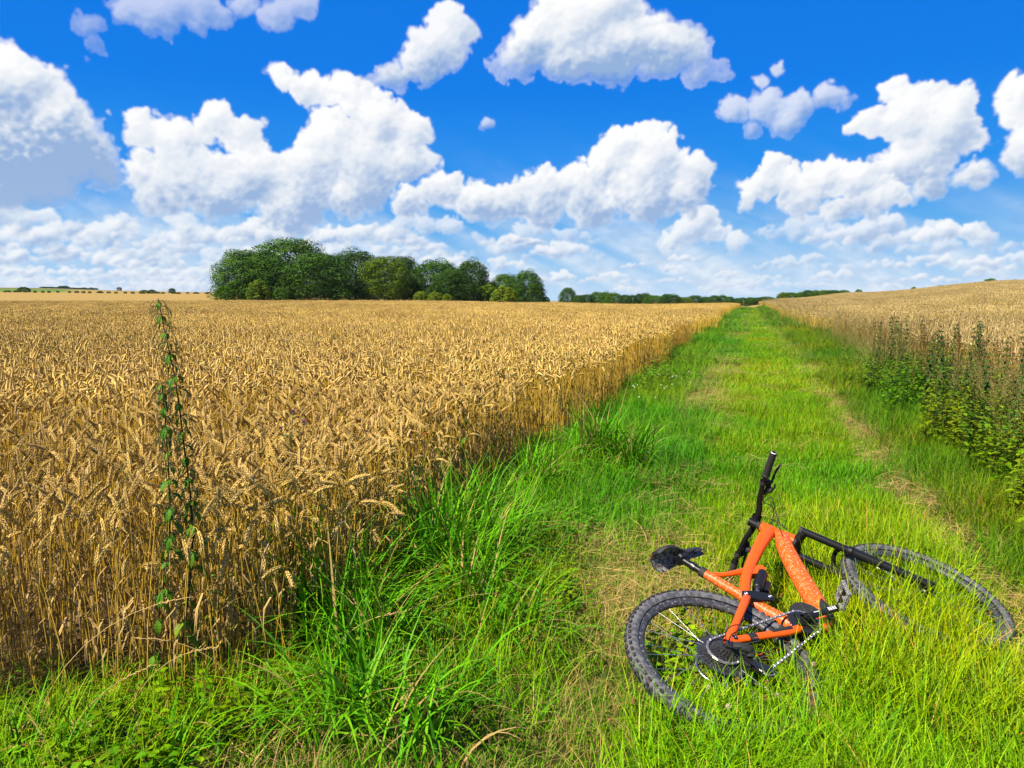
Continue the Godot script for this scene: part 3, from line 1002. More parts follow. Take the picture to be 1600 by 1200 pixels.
func build_grass() -> void:
	var r := RandomNumberGenerator.new()
	r.seed = 505
	var mat := leafy("grass_blade", 0.5, 0.5)
	mats["grass"] = mat
	var shapes := {
		"lawn": [], "lawn_long": [], "meadow": [], "rough": [], "straw": [], "dry": [], "herb": [], "weed": [], "tall": []}
	for k in 5:
		shapes["lawn"].append(grass_patch(600 + k, 330, 0.17, 0.03, 0.085, 0.0019, 0.9, 0.09))
		shapes["lawn_long"].append(grass_patch(620 + k, 240, 0.17, 0.06, 0.19, 0.0022, 1.0, 0.07, 3))
		shapes["meadow"].append(grass_patch(630 + k, 170, 0.17, 0.13, 0.33, 0.0028, 1.15, 0.05, 4))
		shapes["rough"].append(grass_patch(640 + k, 170, 0.19, 0.10, 0.33, 0.0024, 1.3, 0.12, 4))
		shapes["straw"].append(straw_patch(660 + k, 36, 0.2))
		shapes["dry"].append(grass_patch(670 + k, 90, 0.2, 0.10, 0.27, 0.0014, 1.7, 0.78, 4))
		shapes["herb"].append(herb_patch(680 + k, 26, 0.17, 0.20))
		shapes["weed"].append(herb_patch(690 + k, 11, 0.2, 0.62, 1.55))
		shapes["tall"].append(tall_patch(700 + k, 26, 0.22, 0.88))
	var holder := {}
	for n in [["track_grass", "short bright green grass growing on the mown track"], ["rough_grass", "rough green grass and weeds growing along both sides of the track"], ["mown_straw", "loose dry stalks and withered grass along the track"], ["hay_grass", "tall brown seeded grass growing on the verge before the sloping wheat"]]:
		var o := Node3D.new()
		o.name = n[0]
		add_child(o)
		tag(o, n[1], "straw" if n[0] == "mown_straw" else "grass", "", "stuff")
		holder[n[0]] = o
	var under := {"lawn": "track_grass", "lawn_long": "track_grass", "meadow": "track_grass", "rough": "rough_grass", "straw": "mown_straw", "dry": "mown_straw", "herb": "rough_grass", "weed": "rough_grass", "tall": "hay_grass"}
	var where := {}
	var tints := {}
	for k in shapes:
		for i in 5:
			where[[k, i]] = []
			tints[[k, i]] = PackedColorArray()
	var tone := FastNoiseLite.new()
	tone.seed = 21
	tone.frequency = 0.5
	for band in [[1.0, 12.0, 0.17, 1.0], [12.0, 32.0, 0.30, 1.6], [32.0, 125.0, 0.75, 3.6]]:
		var s: float = band[0]
		var st: float = band[2]
		while s < band[1]:
			var l := -2.9
			while l < 3.6:
				var ps := s + r.randf_range(-0.5, 0.5) * st
				var pl := l + r.randf_range(-0.5, 0.5) * st
				l += st
				var p := along(ps, pl)
				if not in_view(p.x, p.z, 8.0) or p.z > -1.2:
					continue
				var n1 := tone.get_noise_2d(p.x, p.z)
				var n2 := tone.get_noise_2d(p.x * 0.35 + 90.0, p.z * 0.35)
				var kinds := grass_kinds(ps, pl, n1, n2, r)
				for kd in kinds:
					var key := [kd, r.randi() % 5]
					var sc: float = band[3]
					var hs := r.randf_range(0.8, 1.2) * (1.0 + 0.12 * (sc - 1.0))
					if kd == "lawn" or kd == "lawn_long":
						hs *= 1.0 + 0.35 * n1
					if kd == "meadow":
						hs *= 0.9 + 0.35 * smoothstep(0.3, 0.5, pl) * smoothstep(2.4, 2.9, ps) * smoothstep(0.95, 0.75, pl)
					if pl < crop_edge(ps) + 0.30:
						hs *= 0.55
					where[key].append(Transform3D(Basis(Vector3.UP, r.randf() * TAU) * Basis.from_scale(Vector3(sc, hs, sc)), p))
					var v := r.randf_range(0.85, 1.15) * (1.0 + 0.25 * n2)
					var warm := clampf(1.0 + 0.7 * n2 + 0.55 * n1, 0.6, 1.6)
					if kd == "straw" or kd == "dry": tints[key].append(Color(v, v, v))
					elif kd == "tall": tints[key].append(Color(v, v, v) * 0.95)
					elif kd == "weed": tints[key].append(Color(v * 1.15 * warm, v * 0.78, v * 0.7))
					elif pl > 1.2: tints[key].append(Color(v * 0.74 * warm, v * 0.66, v * 0.5))
					elif pl < -0.4: tints[key].append(Color(v * 0.82 * warm, v * 0.90, v * 0.7))
					else: tints[key].append(Color(v * 1.25 * warm, v * 1.08, v * 0.7))
			s += st
	for key in where:
		scatter(key[0], shapes[key[0]][key[1]], mat, where[key], tints[key], holder[under[key[0]]])

func grass_kinds(s: float, l: float, n1: float, n2: float, r: RandomNumberGenerator) -> Array:
	var edge := crop_edge(s)
	var out := []
	if l < edge - 0.05:
		return out
	if l < edge + 0.90 + 0.25 * n2:
		# weeds at the foot of the wheat
		out.append("rough")
		if r.randf() < 0.10 + n1 * 0.9: out.append("herb")
		if r.randf() < 0.12 and s > 5.0: out.append("straw")
		if r.randf() < 0.20 + n2 * 1.4 and s > 4.5: out.append("dry")
		if r.randf() < n2 * 0.9 - 0.1 and s > 6.0: out.append("weed")
		return out
	if l < -0.30 + 0.2 * n2:
		# trampled, with mown stalks lying about
		out.append("lawn")
		if r.randf() < 0.48 + n1 * 1.3: out.append("straw")
		if r.randf() < 0.36 + n2 * 1.4: out.append("dry")
		if r.randf() < 0.12 - n2: out.append("rough")
		if r.randf() < 0.05: out.append("herb")
		return out
	if l < 1.14 + 0.10 * n1:
		# the mown middle; left uncut where the bicycle lies
		var uncut := s < 4.9 and l < (0.84 if s > 2.9 and s < 3.65 else 1.02) and (l > 0.22 or (s < 2.75 and l > 0.02) or (s < 2.5 and l > -0.25))
		if uncut:
			if r.randf() < 0.92: out.append("meadow")
			if (s > 2.7 and l > 0.3 and s < 4.5) or s < 2.5: out.append("meadow")
			if r.randf() < 0.5: out.append("lawn_long")
		else:
			out.append("lawn")
			if r.randf() < (0.8 if s < 4.5 and l > 0.2 else 0.33): out.append("lawn_long")
		if r.randf() < 0.04 + maxf(0.0, n1) * 0.25: out.append("straw")
		return out
	if l < 1.34 + 0.12 * n1:
		out.append("straw")
		if r.randf() < 0.6: out.append("dry")
		if r.randf() < 0.3: out.append("lawn")
		return out
	if l < 1.80 + 0.2 * n2:
		out.append("rough")
		if r.randf() < 0.3: out.append("lawn_long")
		return out
	if l < 3.35:
		out.append("rough")
		if r.randf() < (0.16 + 0.26 * smoothstep(7.0, 12.0, s) * smoothstep(34.0, 16.0, s)) * smoothstep(2.0, 2.5, l) * (1.0 + 2.2 * n2): out.append("tall")
		if r.randf() < (0.38 + 0.9 * n1) * smoothstep(18.0, 9.0, s): out.append("weed")
	return out

# ---------------------------------------------------------------- plants one can tell apart
var plant_mat: StandardMaterial3D

func leaf_mesh(l: float, w: float, col: Color, droop: float) -> ArrayMesh:
	var s := Soup.new()
	s.tube(PackedVector3Array([Vector3.ZERO, Vector3(l * 0.25, 0, 0)]), PackedFloat32Array([0.0011, 0.0009]), 4, col * 0.8)
	add_leaf(s, Vector3(l * 0.25, 0, 0), Vector3(1, 0, 0), Vector3.UP, l, w, col, droop)
	return s.mesh()

func facing(a: float, tilt: float, scale: float) -> Basis:
	return Basis(Vector3.UP, a) * Basis(Vector3(0, 0, 1), tilt) * Basis.from_scale(Vector3.ONE * scale)

func at_along(p: PackedVector3Array, t: float) -> Vector3:
	var f := t * (p.size() - 1)
	var i := mini(int(f), p.size() - 2)
	return p[i].lerp(p[i + 1], f - i)

func catkins(r: RandomNumberGenerator, l: float) -> ArrayMesh:
	# strings of small dull flowers hanging round the stem
	var s := Soup.new()
	for k in 7:
		var a := TAU * k / 7.0 + r.randf()
		var out := Vector3(cos(a), 0, sin(a))
		var pts := PackedVector3Array([Vector3.ZERO, out * l * 0.45 + Vector3.UP * l * 0.12, out * l * 0.72 - Vector3.UP * l * 0.3, out * l * 0.8 - Vector3.UP * l * 0.8])
		var c := Color(0.075, 0.085, 0.035) * r.randf_range(0.6, 1.3)
		s.tube(pts, PackedFloat32Array([0.0008, 0.0012, 0.0014, 0.0008]), 3, c)
		for q in 7:
			var o := Vector3(r.randfn(), r.randfn(), r.randfn()).normalized()
			s.bead(at_along(pts, 0.25 + 0.1 * q) + o * 0.0025, o, 0.0018, 0.0032, 3, c * r.randf_range(0.8, 1.4))
	return s.mesh()

func nettle(label: String, line: PackedVector3Array, nodes: int, size: float, sd: int, group := "", seeded := 0.45) -> Node3D:
	# line runs up the stem, from the ground
	var r := RandomNumberGenerator.new()
	r.seed = sd
	var base := line[0]
	var t := thing("nettle", label, "nettle", base, group)
	var p := smooth_line(line, 4)
	var radii := PackedFloat32Array()
	for i in p.size():
		p[i] -= base
		radii.append(lerpf(0.0046, 0.0014, float(i) / p.size()) * (0.7 + 0.3 * size))
	var s := Soup.new()
	s.tube(p, radii, 6, Color(0.040, 0.032, 0.018))
	part("stem", s.mesh(), plant_mat, t)
	var greens := [Color(0.055, 0.16, 0.012), Color(0.085, 0.19, 0.014), Color(0.13, 0.20, 0.014)]
	var shapes := []
	for k in 3: shapes.append(leaf_mesh(0.066 * size, 0.036 * size, greens[k], 0.6))
	var cats := [catkins(r, 0.065 * size), catkins(r, 0.08 * size)]
	for i in nodes:
		var f := 0.09 + 0.89 * i / (nodes - 1.0)
		var at := at_along(p, f)
		var a := i * 1.571 + r.randf_range(-0.3, 0.3)
		var big := (1.0 - 0.55 * f * f) * r.randf_range(0.6, 1.25)
		for q in 2:
			if f < 0.3 and r.randf() < 0.2: continue
			part("leaf", shapes[mini(2, int(absf(r.randfn()) * 1.3))], plant_mat, t, Transform3D(facing(a + PI * q, r.randf_range(-0.95, -0.1), big), at))
			if f < 0.85:
				part("leaf", shapes[mini(2, int(absf(r.randfn()) * 1.3))], plant_mat, t, Transform3D(facing(a + PI * q + 0.8, r.randf_range(-1.1, 0.0), big * 0.6), at))
		if f > seeded:
			part("catkin", cats[i % 2], plant_mat, t, Transform3D(facing(a, 0.0, r.randf_range(0.7, 1.15) * (1.1 - 0.35 * f)), at))
	return t

func tussock(label: String, at: Vector3, blades: int, high: float, lean: Vector3, sd: int) -> void:
	var r := RandomNumberGenerator.new()
	r.seed = sd
	var t := thing("grass_tussock", label, "grass", at, "lush grass tussocks beside the wheat")
	var groups := [Soup.new(), Soup.new()]
	for i in blades:
		var a := r.randf() * TAU
		var out := (Vector3(cos(a), 0, sin(a)) * r.randf_range(0.4, 1.0) + lean).normalized()
		var root := Vector3(r.randfn(), 0, r.randfn()) * 0.085
		var h := high * r.randf_range(0.6, 1.2) * 1.2
		var n := 7
		var pts := bent(h, out, r.randf_range(0.3, 2.5), n)
		var w := PackedFloat32Array()
		var wide := r.randf_range(0.0032, 0.0062)
		for k in n + 1:
			var f := float(k) / n
			w.append(wide * minf(1.0, (1.0 - f) * 1.7) * (0.7 + 0.3 * minf(1.0, f * 4.0)) if k < n else 0.0)
		var side := out.rotated(Vector3.UP, PI * 0.5 + r.randf_range(-0.4, 0.4)).normalized()
		side.y = 0
		var dry := r.randf() < 0.12
		var c := (LUSH.lerp(LIME, r.randf() * 0.35) if r.randf() < 0.7 else DEEP.lerp(LUSH, r.randf())) * r.randf_range(0.95, 1.45)
		if dry: c = DRY * 0.8
		(groups[1 if dry else 0] as Soup).blade(root, side, pts, w, c, c.lerp(LIME, 0.2) if not dry else c)
	tag(part("blades", groups[0].mesh(), mats["grass"], t), "", "", "", "stuff")
	if groups[1].v.size(): tag(part("withered_blades", groups[1].mesh(), mats["grass"], t), "", "", "", "stuff")

func build_plants() -> void:
	# the two tall nettles in front of the wheat
	nettle("tallest nettle standing in front of the wheat, its tip against the sky line", PackedVector3Array([Vector3(-1.277, -0.01, -2.6), Vector3(-1.218, 0.237, -2.6), Vector3(-1.166, 0.555, -2.6), Vector3(-1.160, 0.771, -2.6), Vector3(-1.173, 0.959, -2.6), Vector3(-1.190, 1.189, -2.6), Vector3(-1.219, 1.371, -2.6), Vector3(-1.237, 1.491, -2.6)]), 30, 0.84, 901, "", 0.28)
	nettle("shorter slim nettle leaning beside the tallest one in front of the wheat", PackedVector3Array([Vector3(-1.334, -0.01, -2.56), Vector3(-1.283, 0.336, -2.56), Vector3(-1.229, 0.603, -2.56), Vector3(-1.215, 0.865, -2.56), Vector3(-1.218, 1.098, -2.56), Vector3(-1.222, 1.200, -2.56)]), 24, 0.74, 902, "", 0.25)
	nettle("dark leafy nettle at the foot of the two tall nettles", PackedVector3Array([Vector3(-1.20, -0.01, -2.72), Vector3(-1.16, 0.22, -2.70), Vector3(-1.13, 0.47, -2.70)]), 6, 0.85, 903, "", 2.0)
	nettle("young nettle standing among lush grass near the bicycle's rear wheel", PackedVector3Array([Vector3(-0.286, -0.01, -2.66), Vector3(-0.27, 0.14, -2.66), Vector3(-0.245, 0.33, -2.66)]), 6, 0.95, 904, "", 2.0)
	nettle("leafy nettle against the wheat edge near the poppy", PackedVector3Array([Vector3(-0.40, -0.01, -5.45), Vector3(-0.37, 0.3, -5.45), Vector3(-0.34, 0.62, -5.42)]), 8, 1.25, 905, "", 0.8)
	nettle("yellowing nettle leaning from the wheat edge beside a leafy one", PackedVector3Array([Vector3(-0.30, -0.01, -5.75), Vector3(-0.2, 0.25, -5.7), Vector3(-0.05, 0.5, -5.65)]), 7, 1.2, 906, "", 2.0)
	nettle("low nettle growing under the wheat edge past the thistle", PackedVector3Array([Vector3(-0.62, -0.01, -4.5), Vector3(-0.60, 0.18, -4.5), Vector3(-0.6, 0.38, -4.48)]), 6, 1.1, 907, "", 2.0)
	for i in 6:
		var p: Vector3 = [Vector3(-0.62, 0, -2.75), Vector3(-0.15, 0, -3.2), Vector3(-0.9, 0, -2.5), Vector3(0.25, 0, -4.6), Vector3(-0.05, 0, -5.0), Vector3(0.55, 0, -6.0)][i]
		nettle("small bushy nettle growing in the weeds between wheat and track", PackedVector3Array([p + Vector3(0, -0.01, 0), p + Vector3(0.02, 0.12, 0), p + Vector3(0.03, 0.25 + 0.02 * i, 0.01)]), 5, 1.0, 910 + i, "small nettles in the weeds", 2.0)
	# long grass
	var spots := [
		["broad fountain of long grass at the wheat edge right of the tall nettles", Vector3(-0.98, 0, -3.30), 170, 0.62, Vector3(-0.25, 0, 0.35)], ["long arching grass beside the fountain of grass", Vector3(-0.72, 0, -3.12), 130, 0.55, Vector3(0.3, 0, 0.3)],
		["tall bright grass tuft before the wheat, upright in the middle", Vector3(-0.36, 0, -3.75), 190, 0.62, Vector3(0.1, 0, 0.1)], ["bright grass tuft leaning towards the track", Vector3(-0.12, 0, -3.85), 140, 0.52, Vector3(0.6, 0, 0.2)],
		["dense grass tussock between the leafy nettle and the track", Vector3(0.74, 0, -6.5), 220, 0.60, Vector3(-0.1, 0, 0.2)], ["grass tussock bending over beside the dense tussock", Vector3(0.98, 0, -6.2), 180, 0.52, Vector3(0.3, 0, 0.3)],
		["long grass spilling out below the wheat's near corner", Vector3(-1.50, 0, -2.12), 80, 0.24, Vector3(0.3, 0, 0.2)], ["long grass before the feet of the tall nettles", Vector3(-1.10, 0, -2.20), 90, 0.22, Vector3(0.1, 0, 0.3)],
		["arching grass between the young nettle and the tall nettles", Vector3(-0.56, 0, -2.42), 130, 0.40, Vector3(-0.2, 0, 0.3)], ["loose grass beside the young nettle", Vector3(-0.30, 0, -2.30), 100, 0.36, Vector3(0.2, 0, 0.2)], ["wide soft grass clump along the wheat foot past the upright tuft", Vector3(-0.25, 0, -4.55), 170, 0.50, Vector3(0.2, 0, 0.2)], ["grass clump bowing out of the wheat foot near the low nettle", Vector3(-0.50, 0, -4.15), 150, 0.52, Vector3(0.3, 0, 0.1)], ["ragged grass clump halfway between the poppy and the dense tussock", Vector3(0.18, 0, -5.5), 160, 0.46, Vector3(0.2, 0, 0.3)],
		["low grass clump beside the upright tuft on the bicycle's side", Vector3(-0.18, 0, -3.35), 150, 0.44, Vector3(0.3, 0, 0.3)], ["spreading grass clump between the fountain of grass and the young nettle", Vector3(-0.60, 0, -2.85), 160, 0.48, Vector3(0.1, 0, 0.3)],
		["flattened grass tuft leaning away from the young nettle", Vector3(-0.02, 0, -3.0), 120, 0.36, Vector3(0.7, 0, 0.2)]]
	for i in spots.size():
		tussock(spots[i][0], spots[i][1], spots[i][2], spots[i][3], spots[i][4], 940 + i)
	thistle()
	poppy()
	clovers()
	edge_wheat()
	seeded_stalks()

func thistle() -> void:
	var t := thing("thistle", "thin thistle with small purple flower heads standing before the wheat", "thistle", Vector3(-1.16, 0, -3.62))
	var r := RandomNumberGenerator.new()
	r.seed = 71
	var line := smooth_line(PackedVector3Array([Vector3.ZERO, Vector3(0.02, 0.35, 0), Vector3(0.05, 0.65, 0), Vector3(0.075, 0.92, 0)]), 5)
	var radii := PackedFloat32Array()
	for i in line.size(): radii.append(lerpf(0.0035, 0.0015, float(i) / line.size()))
	var s := Soup.new()
	s.tube(line, radii, 5, Color(0.07, 0.12, 0.03))
	part("stem", s.mesh(), plant_mat, t)
	for i in 9:
		var m := Soup.new()
		var l := r.randf_range(0.06, 0.11)
		for k in 5:
			for q in [-1.0, 1.0]:
				m.tri(Vector3(l * k / 5.0, 0, 0), Vector3(l * (k + 0.7) / 5.0, -0.01, q * 0.016 * (1.0 - k / 6.0)), Vector3(l * (k + 1.2) / 5.0, -0.004, 0), Color(0.06, 0.14, 0.03) * r.randf_range(0.8, 1.2))
		part("leaf", m.mesh(), plant_mat, t, Transform3D(facing(i * 2.1, 0.3, 1.0), at_along(line, 0.2 + 0.08 * i)))
	for q in [Vector3(0.075, 0.92, 0), Vector3(0.13, 0.87, 0.01), Vector3(0.02, 0.84, 0.02)]:
		var b := Soup.new()
		b.tube(PackedVector3Array([Vector3(0.045, 0.7, 0), (Vector3(0.045, 0.7, 0) + q) * 0.5 + Vector3(0, 0.02, 0), q]), PackedFloat32Array([0.0014, 0.0013, 0.0012]), 4, Color(0.07, 0.12, 0.03))
		b.bead(q, Vector3.UP, 0.008, 0.013, 6, Color(0.06, 0.09, 0.04))
		for k in 22:
			var a := k * 2.4
			var o := Vector3(cos(a) * 0.5, 1.0, sin(a) * 0.5).normalized()
			b.tri(q + Vector3(0.002, 0.006, 0), q + Vector3(-0.002, 0.006, 0.002), q + o * 0.024, Color(0.30, 0.06, 0.30))
		part("flower_head", b.mesh(), plant_mat, t)

func poppy() -> void:
	var t := thing("poppy", "single red poppy flowering at the wheat edge", "poppy", Vector3(-0.66, 0, -5.25))
	var s := Soup.new()
	s.tube(PackedVector3Array([Vector3.ZERO, Vector3(0.02, 0.25, 0.02), Vector3(0.03, 0.5, 0.03)]), PackedFloat32Array([0.0018, 0.0016, 0.0013]), 4, Color(0.07, 0.12, 0.03))
	part("stem", s.mesh(), plant_mat, t)
	for k in 4:
		var m := Soup.new()
		for i in 6:
			var a0 := -0.8 + 1.6 * i / 6.0
			var a1 := -0.8 + 1.6 * (i + 1) / 6.0
			m.tri(Vector3.ZERO, Vector3(cos(a0) * 0.03, 0.014, sin(a0) * 0.03), Vector3(cos(a1) * 0.03, 0.012, sin(a1) * 0.03), Color(0.55, 0.02, 0.015))
		part("petal", m.mesh(), plant_mat, t, Transform3D(facing(k * PI / 2, 0.25, 1.0), Vector3(0.03, 0.5, 0.03)))

func clovers() -> void:
	# heads of clover going over, round the rear wheel, and white ones further along
	var r := RandomNumberGenerator.new()
	r.seed = 72
	for i in 30:
		var near := i < 16
		var p: Vector3 = [Vector3(0.68, 0, -2.45), Vector3(0.80, 0, -2.50), Vector3(0.62, 0, -2.38), Vector3(0.92, 0, -2.42), Vector3(0.57, 0, -2.52), Vector3(1.05, 0, -2.48), Vector3(0.74, 0, -2.32), Vector3(1.0, 0, -2.34), Vector3(0.45, 0, -2.4), Vector3(0.5, 0, -2.95), Vector3(0.86, 0, -2.36), Vector3(0.64, 0, -2.55), Vector3(1.12, 0, -2.6), Vector3(0.33, 0, -2.3), Vector3(0.95, 0, -2.55), Vector3(0.7, 0, -2.26)][i] if near else along(r.randf_range(8.0, 13.5), r.randf_range(-1.5, -0.9))
		p.y = land(p.x, p.z)
		var t := thing("clover_flower", "faded brown clover head in the grass by the bicycle's rear wheel" if near else "tiny white flower in the grass beside the wheat", "flower", p, "clover heads by the rear wheel" if near else "white flowers by the wheat")
		var h := r.randf_range(0.09, 0.16) if near else r.randf_range(0.2, 0.32)
		var s := Soup.new()
		var top := Vector3(r.randfn() * 0.015, h, r.randfn() * 0.015)
		s.tube(PackedVector3Array([Vector3.ZERO, top * 0.5 + Vector3(0.004, 0, 0), top]), PackedFloat32Array([0.0012, 0.0011, 0.001]), 4, Color(0.07, 0.14, 0.02))
		part("stem", s.mesh(), plant_mat, t)
		var m := Soup.new()
		var col := Color(0.28, 0.15, 0.07) if near else Color(0.7, 0.7, 0.64)
		if near and i % 3 == 0: col = Color(0.5, 0.42, 0.28)
		for k in 26:
			var y := 1.0 - 2.0 * (k + 0.5) / 26.0
			var a := k * 2.39996
			var o := Vector3(cos(a) * sqrt(1.0 - y * y), y + 0.25, sin(a) * sqrt(1.0 - y * y)).normalized()
			m.bead(top + o * 0.005, o, 0.0018, 0.0065, 3, col * r.randf_range(0.7, 1.25))
		part("flower_head", m.mesh(), plant_mat, t)

func edge_wheat() -> void:
	# stalks that stand out from the crop's near edge
	var r := RandomNumberGenerator.new()
	r.seed = 73
	for i in 90:
		var s := r.randf_range(2.2, 5.2)
		var p := along(s, crop_edge(s) + r.randf_range(0.0, 0.16))
		if not in_view(p.x, p.z, 0.0): continue
		var t := thing("wheat_stalk", "single ripe wheat stalk standing out from the near edge of the crop", "wheat", p, "wheat stalks along the crop's near edge")
		var a := r.randf() * TAU
		var pts := wheat_stem(r, r.randf_range(0.40, 0.70), clampf(r.randfn(1.9, 0.7), 0.2, 3.2), Vector2(cos(a), sin(a)) * absf(r.randfn()) * 0.09)
		var tint := r.randf_range(0.85, 1.25)
		var st := Soup.new()
		st.tube(pts.slice(0, 7), PackedFloat32Array([0.0022, 0.0021, 0.0019, 0.0016, 0.0014, 0.0012, 0.0012]), 5, STRAW * tint)
		part("stalk", st.mesh(), mats["wheat"], t)
		var e := Soup.new()
		add_ear(e, pts, r, true, tint)
		part("ear", e.mesh(), mats["wheat"], t)
		var lf := Soup.new()
		var o := Vector3(cos(a + 1.0), 0, sin(a + 1.0))
		var l := r.randf_range(0.10, 0.18)
		lf.blade(at_along(pts.slice(0, 4), 0.6), Vector3(-o.z, 0, o.x), PackedVector3Array([Vector3.ZERO, o * l * 0.35 + Vector3.UP * l * 0.3, o * l * 0.62 + Vector3.UP * 0.02, o * l * 0.7 - Vector3.UP * l * 0.5]), PackedFloat32Array([0.0024, 0.0036, 0.003, 0.0]), Color(0.33, 0.22, 0.085), Color(0.38, 0.27, 0.11))
		part("leaf", lf.mesh(), mats["wheat"], t)

func seeded_stalks() -> void:
	# dry bent stalks in the near corner
	var r := RandomNumberGenerator.new()
	r.seed = 74
	var list := [
		["dry grass stalk arching across the wheat's near corner", Vector3(-1.62, 0, -2.35), Vector3(0.55, 0, -0.1), 0.75], ["pale broken straw leaning out beside the tall nettles", Vector3(-0.98, 0, -2.55), Vector3(-0.35, 0, 0.1), 0.50],
		["pale broken straw crossing in front of the tall nettles", Vector3(-1.35, 0, -2.45), Vector3(0.6, 0, 0.0), 0.45], ["thin dry grass stem bending over the near grass", Vector3(-1.45, 0, -2.2), Vector3(0.3, 0, -0.2), 0.42],
		["long dry stem curving over the fountain of grass", Vector3(-0.75, 0, -2.7), Vector3(0.5, 0, 0.0), 0.48], ["dry bent stem hanging out of the crop towards the track", along(12.2, -1.9), Vector3(0.7, 0, 0.2), 0.75]]
	for a in list:
		var t := thing("dry_stalk", a[0], "dry stalk", a[1])
		var pts := bent(a[3], (a[2] as Vector3).normalized(), 1.35, 8)
		var radii := PackedFloat32Array()
		for k in pts.size(): radii.append(lerpf(0.0022, 0.0010, k / 8.0))
		var s := Soup.new()
		s.tube(pts, radii, 5, DRY * 1.05)
		part("stem", s.mesh(), mats["wheat"], t)
		var h := Soup.new()
		for k in 16:
			var at := at_along(pts, 0.78 + 0.22 * k / 15.0)
			var ax := (pts[8] - pts[7]).normalized()
			var o := (ax + Vector3(r.randfn(), r.randfn(), r.randfn()) * 0.35).normalized()
			h.bead(at + o * 0.006, o, 0.0024, 0.010, 4, DRY * r.randf_range(0.7, 1.1))
		part("seed_head", h.mesh(), mats["wheat"], t)

func build_verge() -> void:
	plant_mat = leafy("plant_leaf", 0.4, 0.5)
	var r := RandomNumberGenerator.new()
	r.seed = 75
	# docks: rust brown seed spikes over broad leaves
	var docks := []
	for v in 4:
		var t := Node3D.new()
		t.name = "dock"
		var high := 0.72 + 0.1 * v
		var line := PackedVector3Array([Vector3.ZERO, Vector3(0.02, high * 0.4, 0.01), Vector3(0.03, high * 0.75, 0.02), Vector3(0.05, high, 0.02)])
		var s := Soup.new()
		s.tube(line, PackedFloat32Array([0.006, 0.005, 0.0035, 0.002]), 5, Color(0.12, 0.075, 0.022))
		part("stem", s.mesh(), plant_mat, t)
		for b in 4:
			var m := Soup.new()
			var at := at_along(line, 0.5 + 0.11 * b)
			var a := b * 2.3 + v
			var tip := at + Vector3(cos(a) * 0.06, 0.20 - 0.03 * b, sin(a) * 0.06) if b < 3 else line[3]
			m.tube(PackedVector3Array([at, tip]), PackedFloat32Array([0.002, 0.001]), 3, Color(0.12, 0.075, 0.022))
			for k in 46:
				var q := at.lerp(tip, 0.12 + 0.88 * k / 45.0)
				var o := Vector3(r.randfn(), r.randfn() * 0.6, r.randfn()).normalized()
				m.bead(q + o * 0.008, o, 0.0042, 0.006, 3, Color(0.13, 0.072, 0.020) * r.randf_range(0.6, 1.5))
			part("seed_spike", m.mesh(), plant_mat, t)
		for k in 8:
			var c: Color = [Color(0.06, 0.13, 0.015), Color(0.10, 0.16, 0.015), Color(0.26, 0.24, 0.02)][0 if k % 4 < 2 else (1 if k % 4 == 2 else (2 if v % 2 == 0 else 1))]
			part("leaf", leaf_mesh(r.randf_range(0.09, 0.16), r.randf_range(0.04, 0.06), c, 0.5), plant_mat, t, Transform3D(facing(k * 2.4, r.randf_range(0.1, 0.7), 1.0), at_along(line, 0.06 + 0.07 * k)))
		docks.append(t)
	for i in 90:
		var s := 4.6 + 15.0 * pow(r.randf(), 1.6)
		var p := along(s, r.randf_range(2.1, 3.25))
		if not in_view(p.x, p.z, 1.0): continue
		var d: Node3D = docks[i % 4].duplicate()
		d.name = numbered("dock")
		add_child(d)
		d.transform = Transform3D(Basis(Vector3.UP, r.randf() * TAU) * Basis.from_scale(Vector3.ONE * r.randf_range(0.8, 1.15)), p)
		tag(d, "dock plant with brown seed spikes in the weedy verge before the sloping wheat", "dock", "docks in the verge")
	for t in docks: t.free()
	# nettles: dark pointed spires
	var protos := []
	for v in 4:
		var t := Node3D.new()
		t.name = "verge_nettle"
		var high := 0.85 + 0.09 * v
		var line := PackedVector3Array([Vector3.ZERO, Vector3(0.015, high * 0.5, 0.01), Vector3(0.03, high, 0.0)])
		var s := Soup.new()
		s.tube(line, PackedFloat32Array([0.005, 0.004, 0.0015]), 5, Color(0.05, 0.045, 0.02))
		part("stem", s.mesh(), plant_mat, t)
		var f := Soup.new()
		var c := Soup.new()
		for i in 15:
			var u := 0.12 + 0.86 * i / 14.0
			var at := at_along(line, u)
			for q in 4:
				var a := i * 1.1 + q * PI / 2
				var d := Vector3(cos(a), r.randf_range(-0.4, 0.2), sin(a)).normalized()
				add_leaf(f, at, d, Vector3.UP, 0.085 * (1.1 - 0.6 * u), 0.045 * (1.1 - 0.6 * u), Color(0.030, 0.075, 0.012) * r.randf_range(0.7, 1.5), 0.6)
				if u > 0.45:
					c.tube(PackedVector3Array([at, at + d * 0.03, at + d * 0.038 - Vector3(0, 0.035, 0)]), PackedFloat32Array([0.0015, 0.002, 0.001]), 3, Color(0.06, 0.065, 0.025))
		tag(part("leaves", f.mesh(), plant_mat, t), "", "", "", "stuff")
		tag(part("catkins", c.mesh(), plant_mat, t), "", "", "", "stuff")
		protos.append(t)
	for i in 84:
		var s := 4.8 + 12.0 * pow(r.randf(), 1.3)
		var p := along(s, r.randf_range(2.1, 3.25))
		if i == 0: p = along(11.5, 3.0)
		if not in_view(p.x, p.z, 1.0): continue
		var d: Node3D = protos[i % 4].duplicate()
		d.name = numbered("verge_nettle")
		add_child(d)
		d.transform = Transform3D(Basis(Vector3.UP, r.randf() * TAU) * Basis.from_scale(Vector3.ONE * (1.3 if i == 0 else r.randf_range(0.75, 1.1))), p)
		tag(d, "tallest dark nettle spire rising above the weedy verge" if i == 0 else "dark nettle spire standing in the weedy verge before the sloping wheat", "nettle", "" if i == 0 else "nettles in the verge")
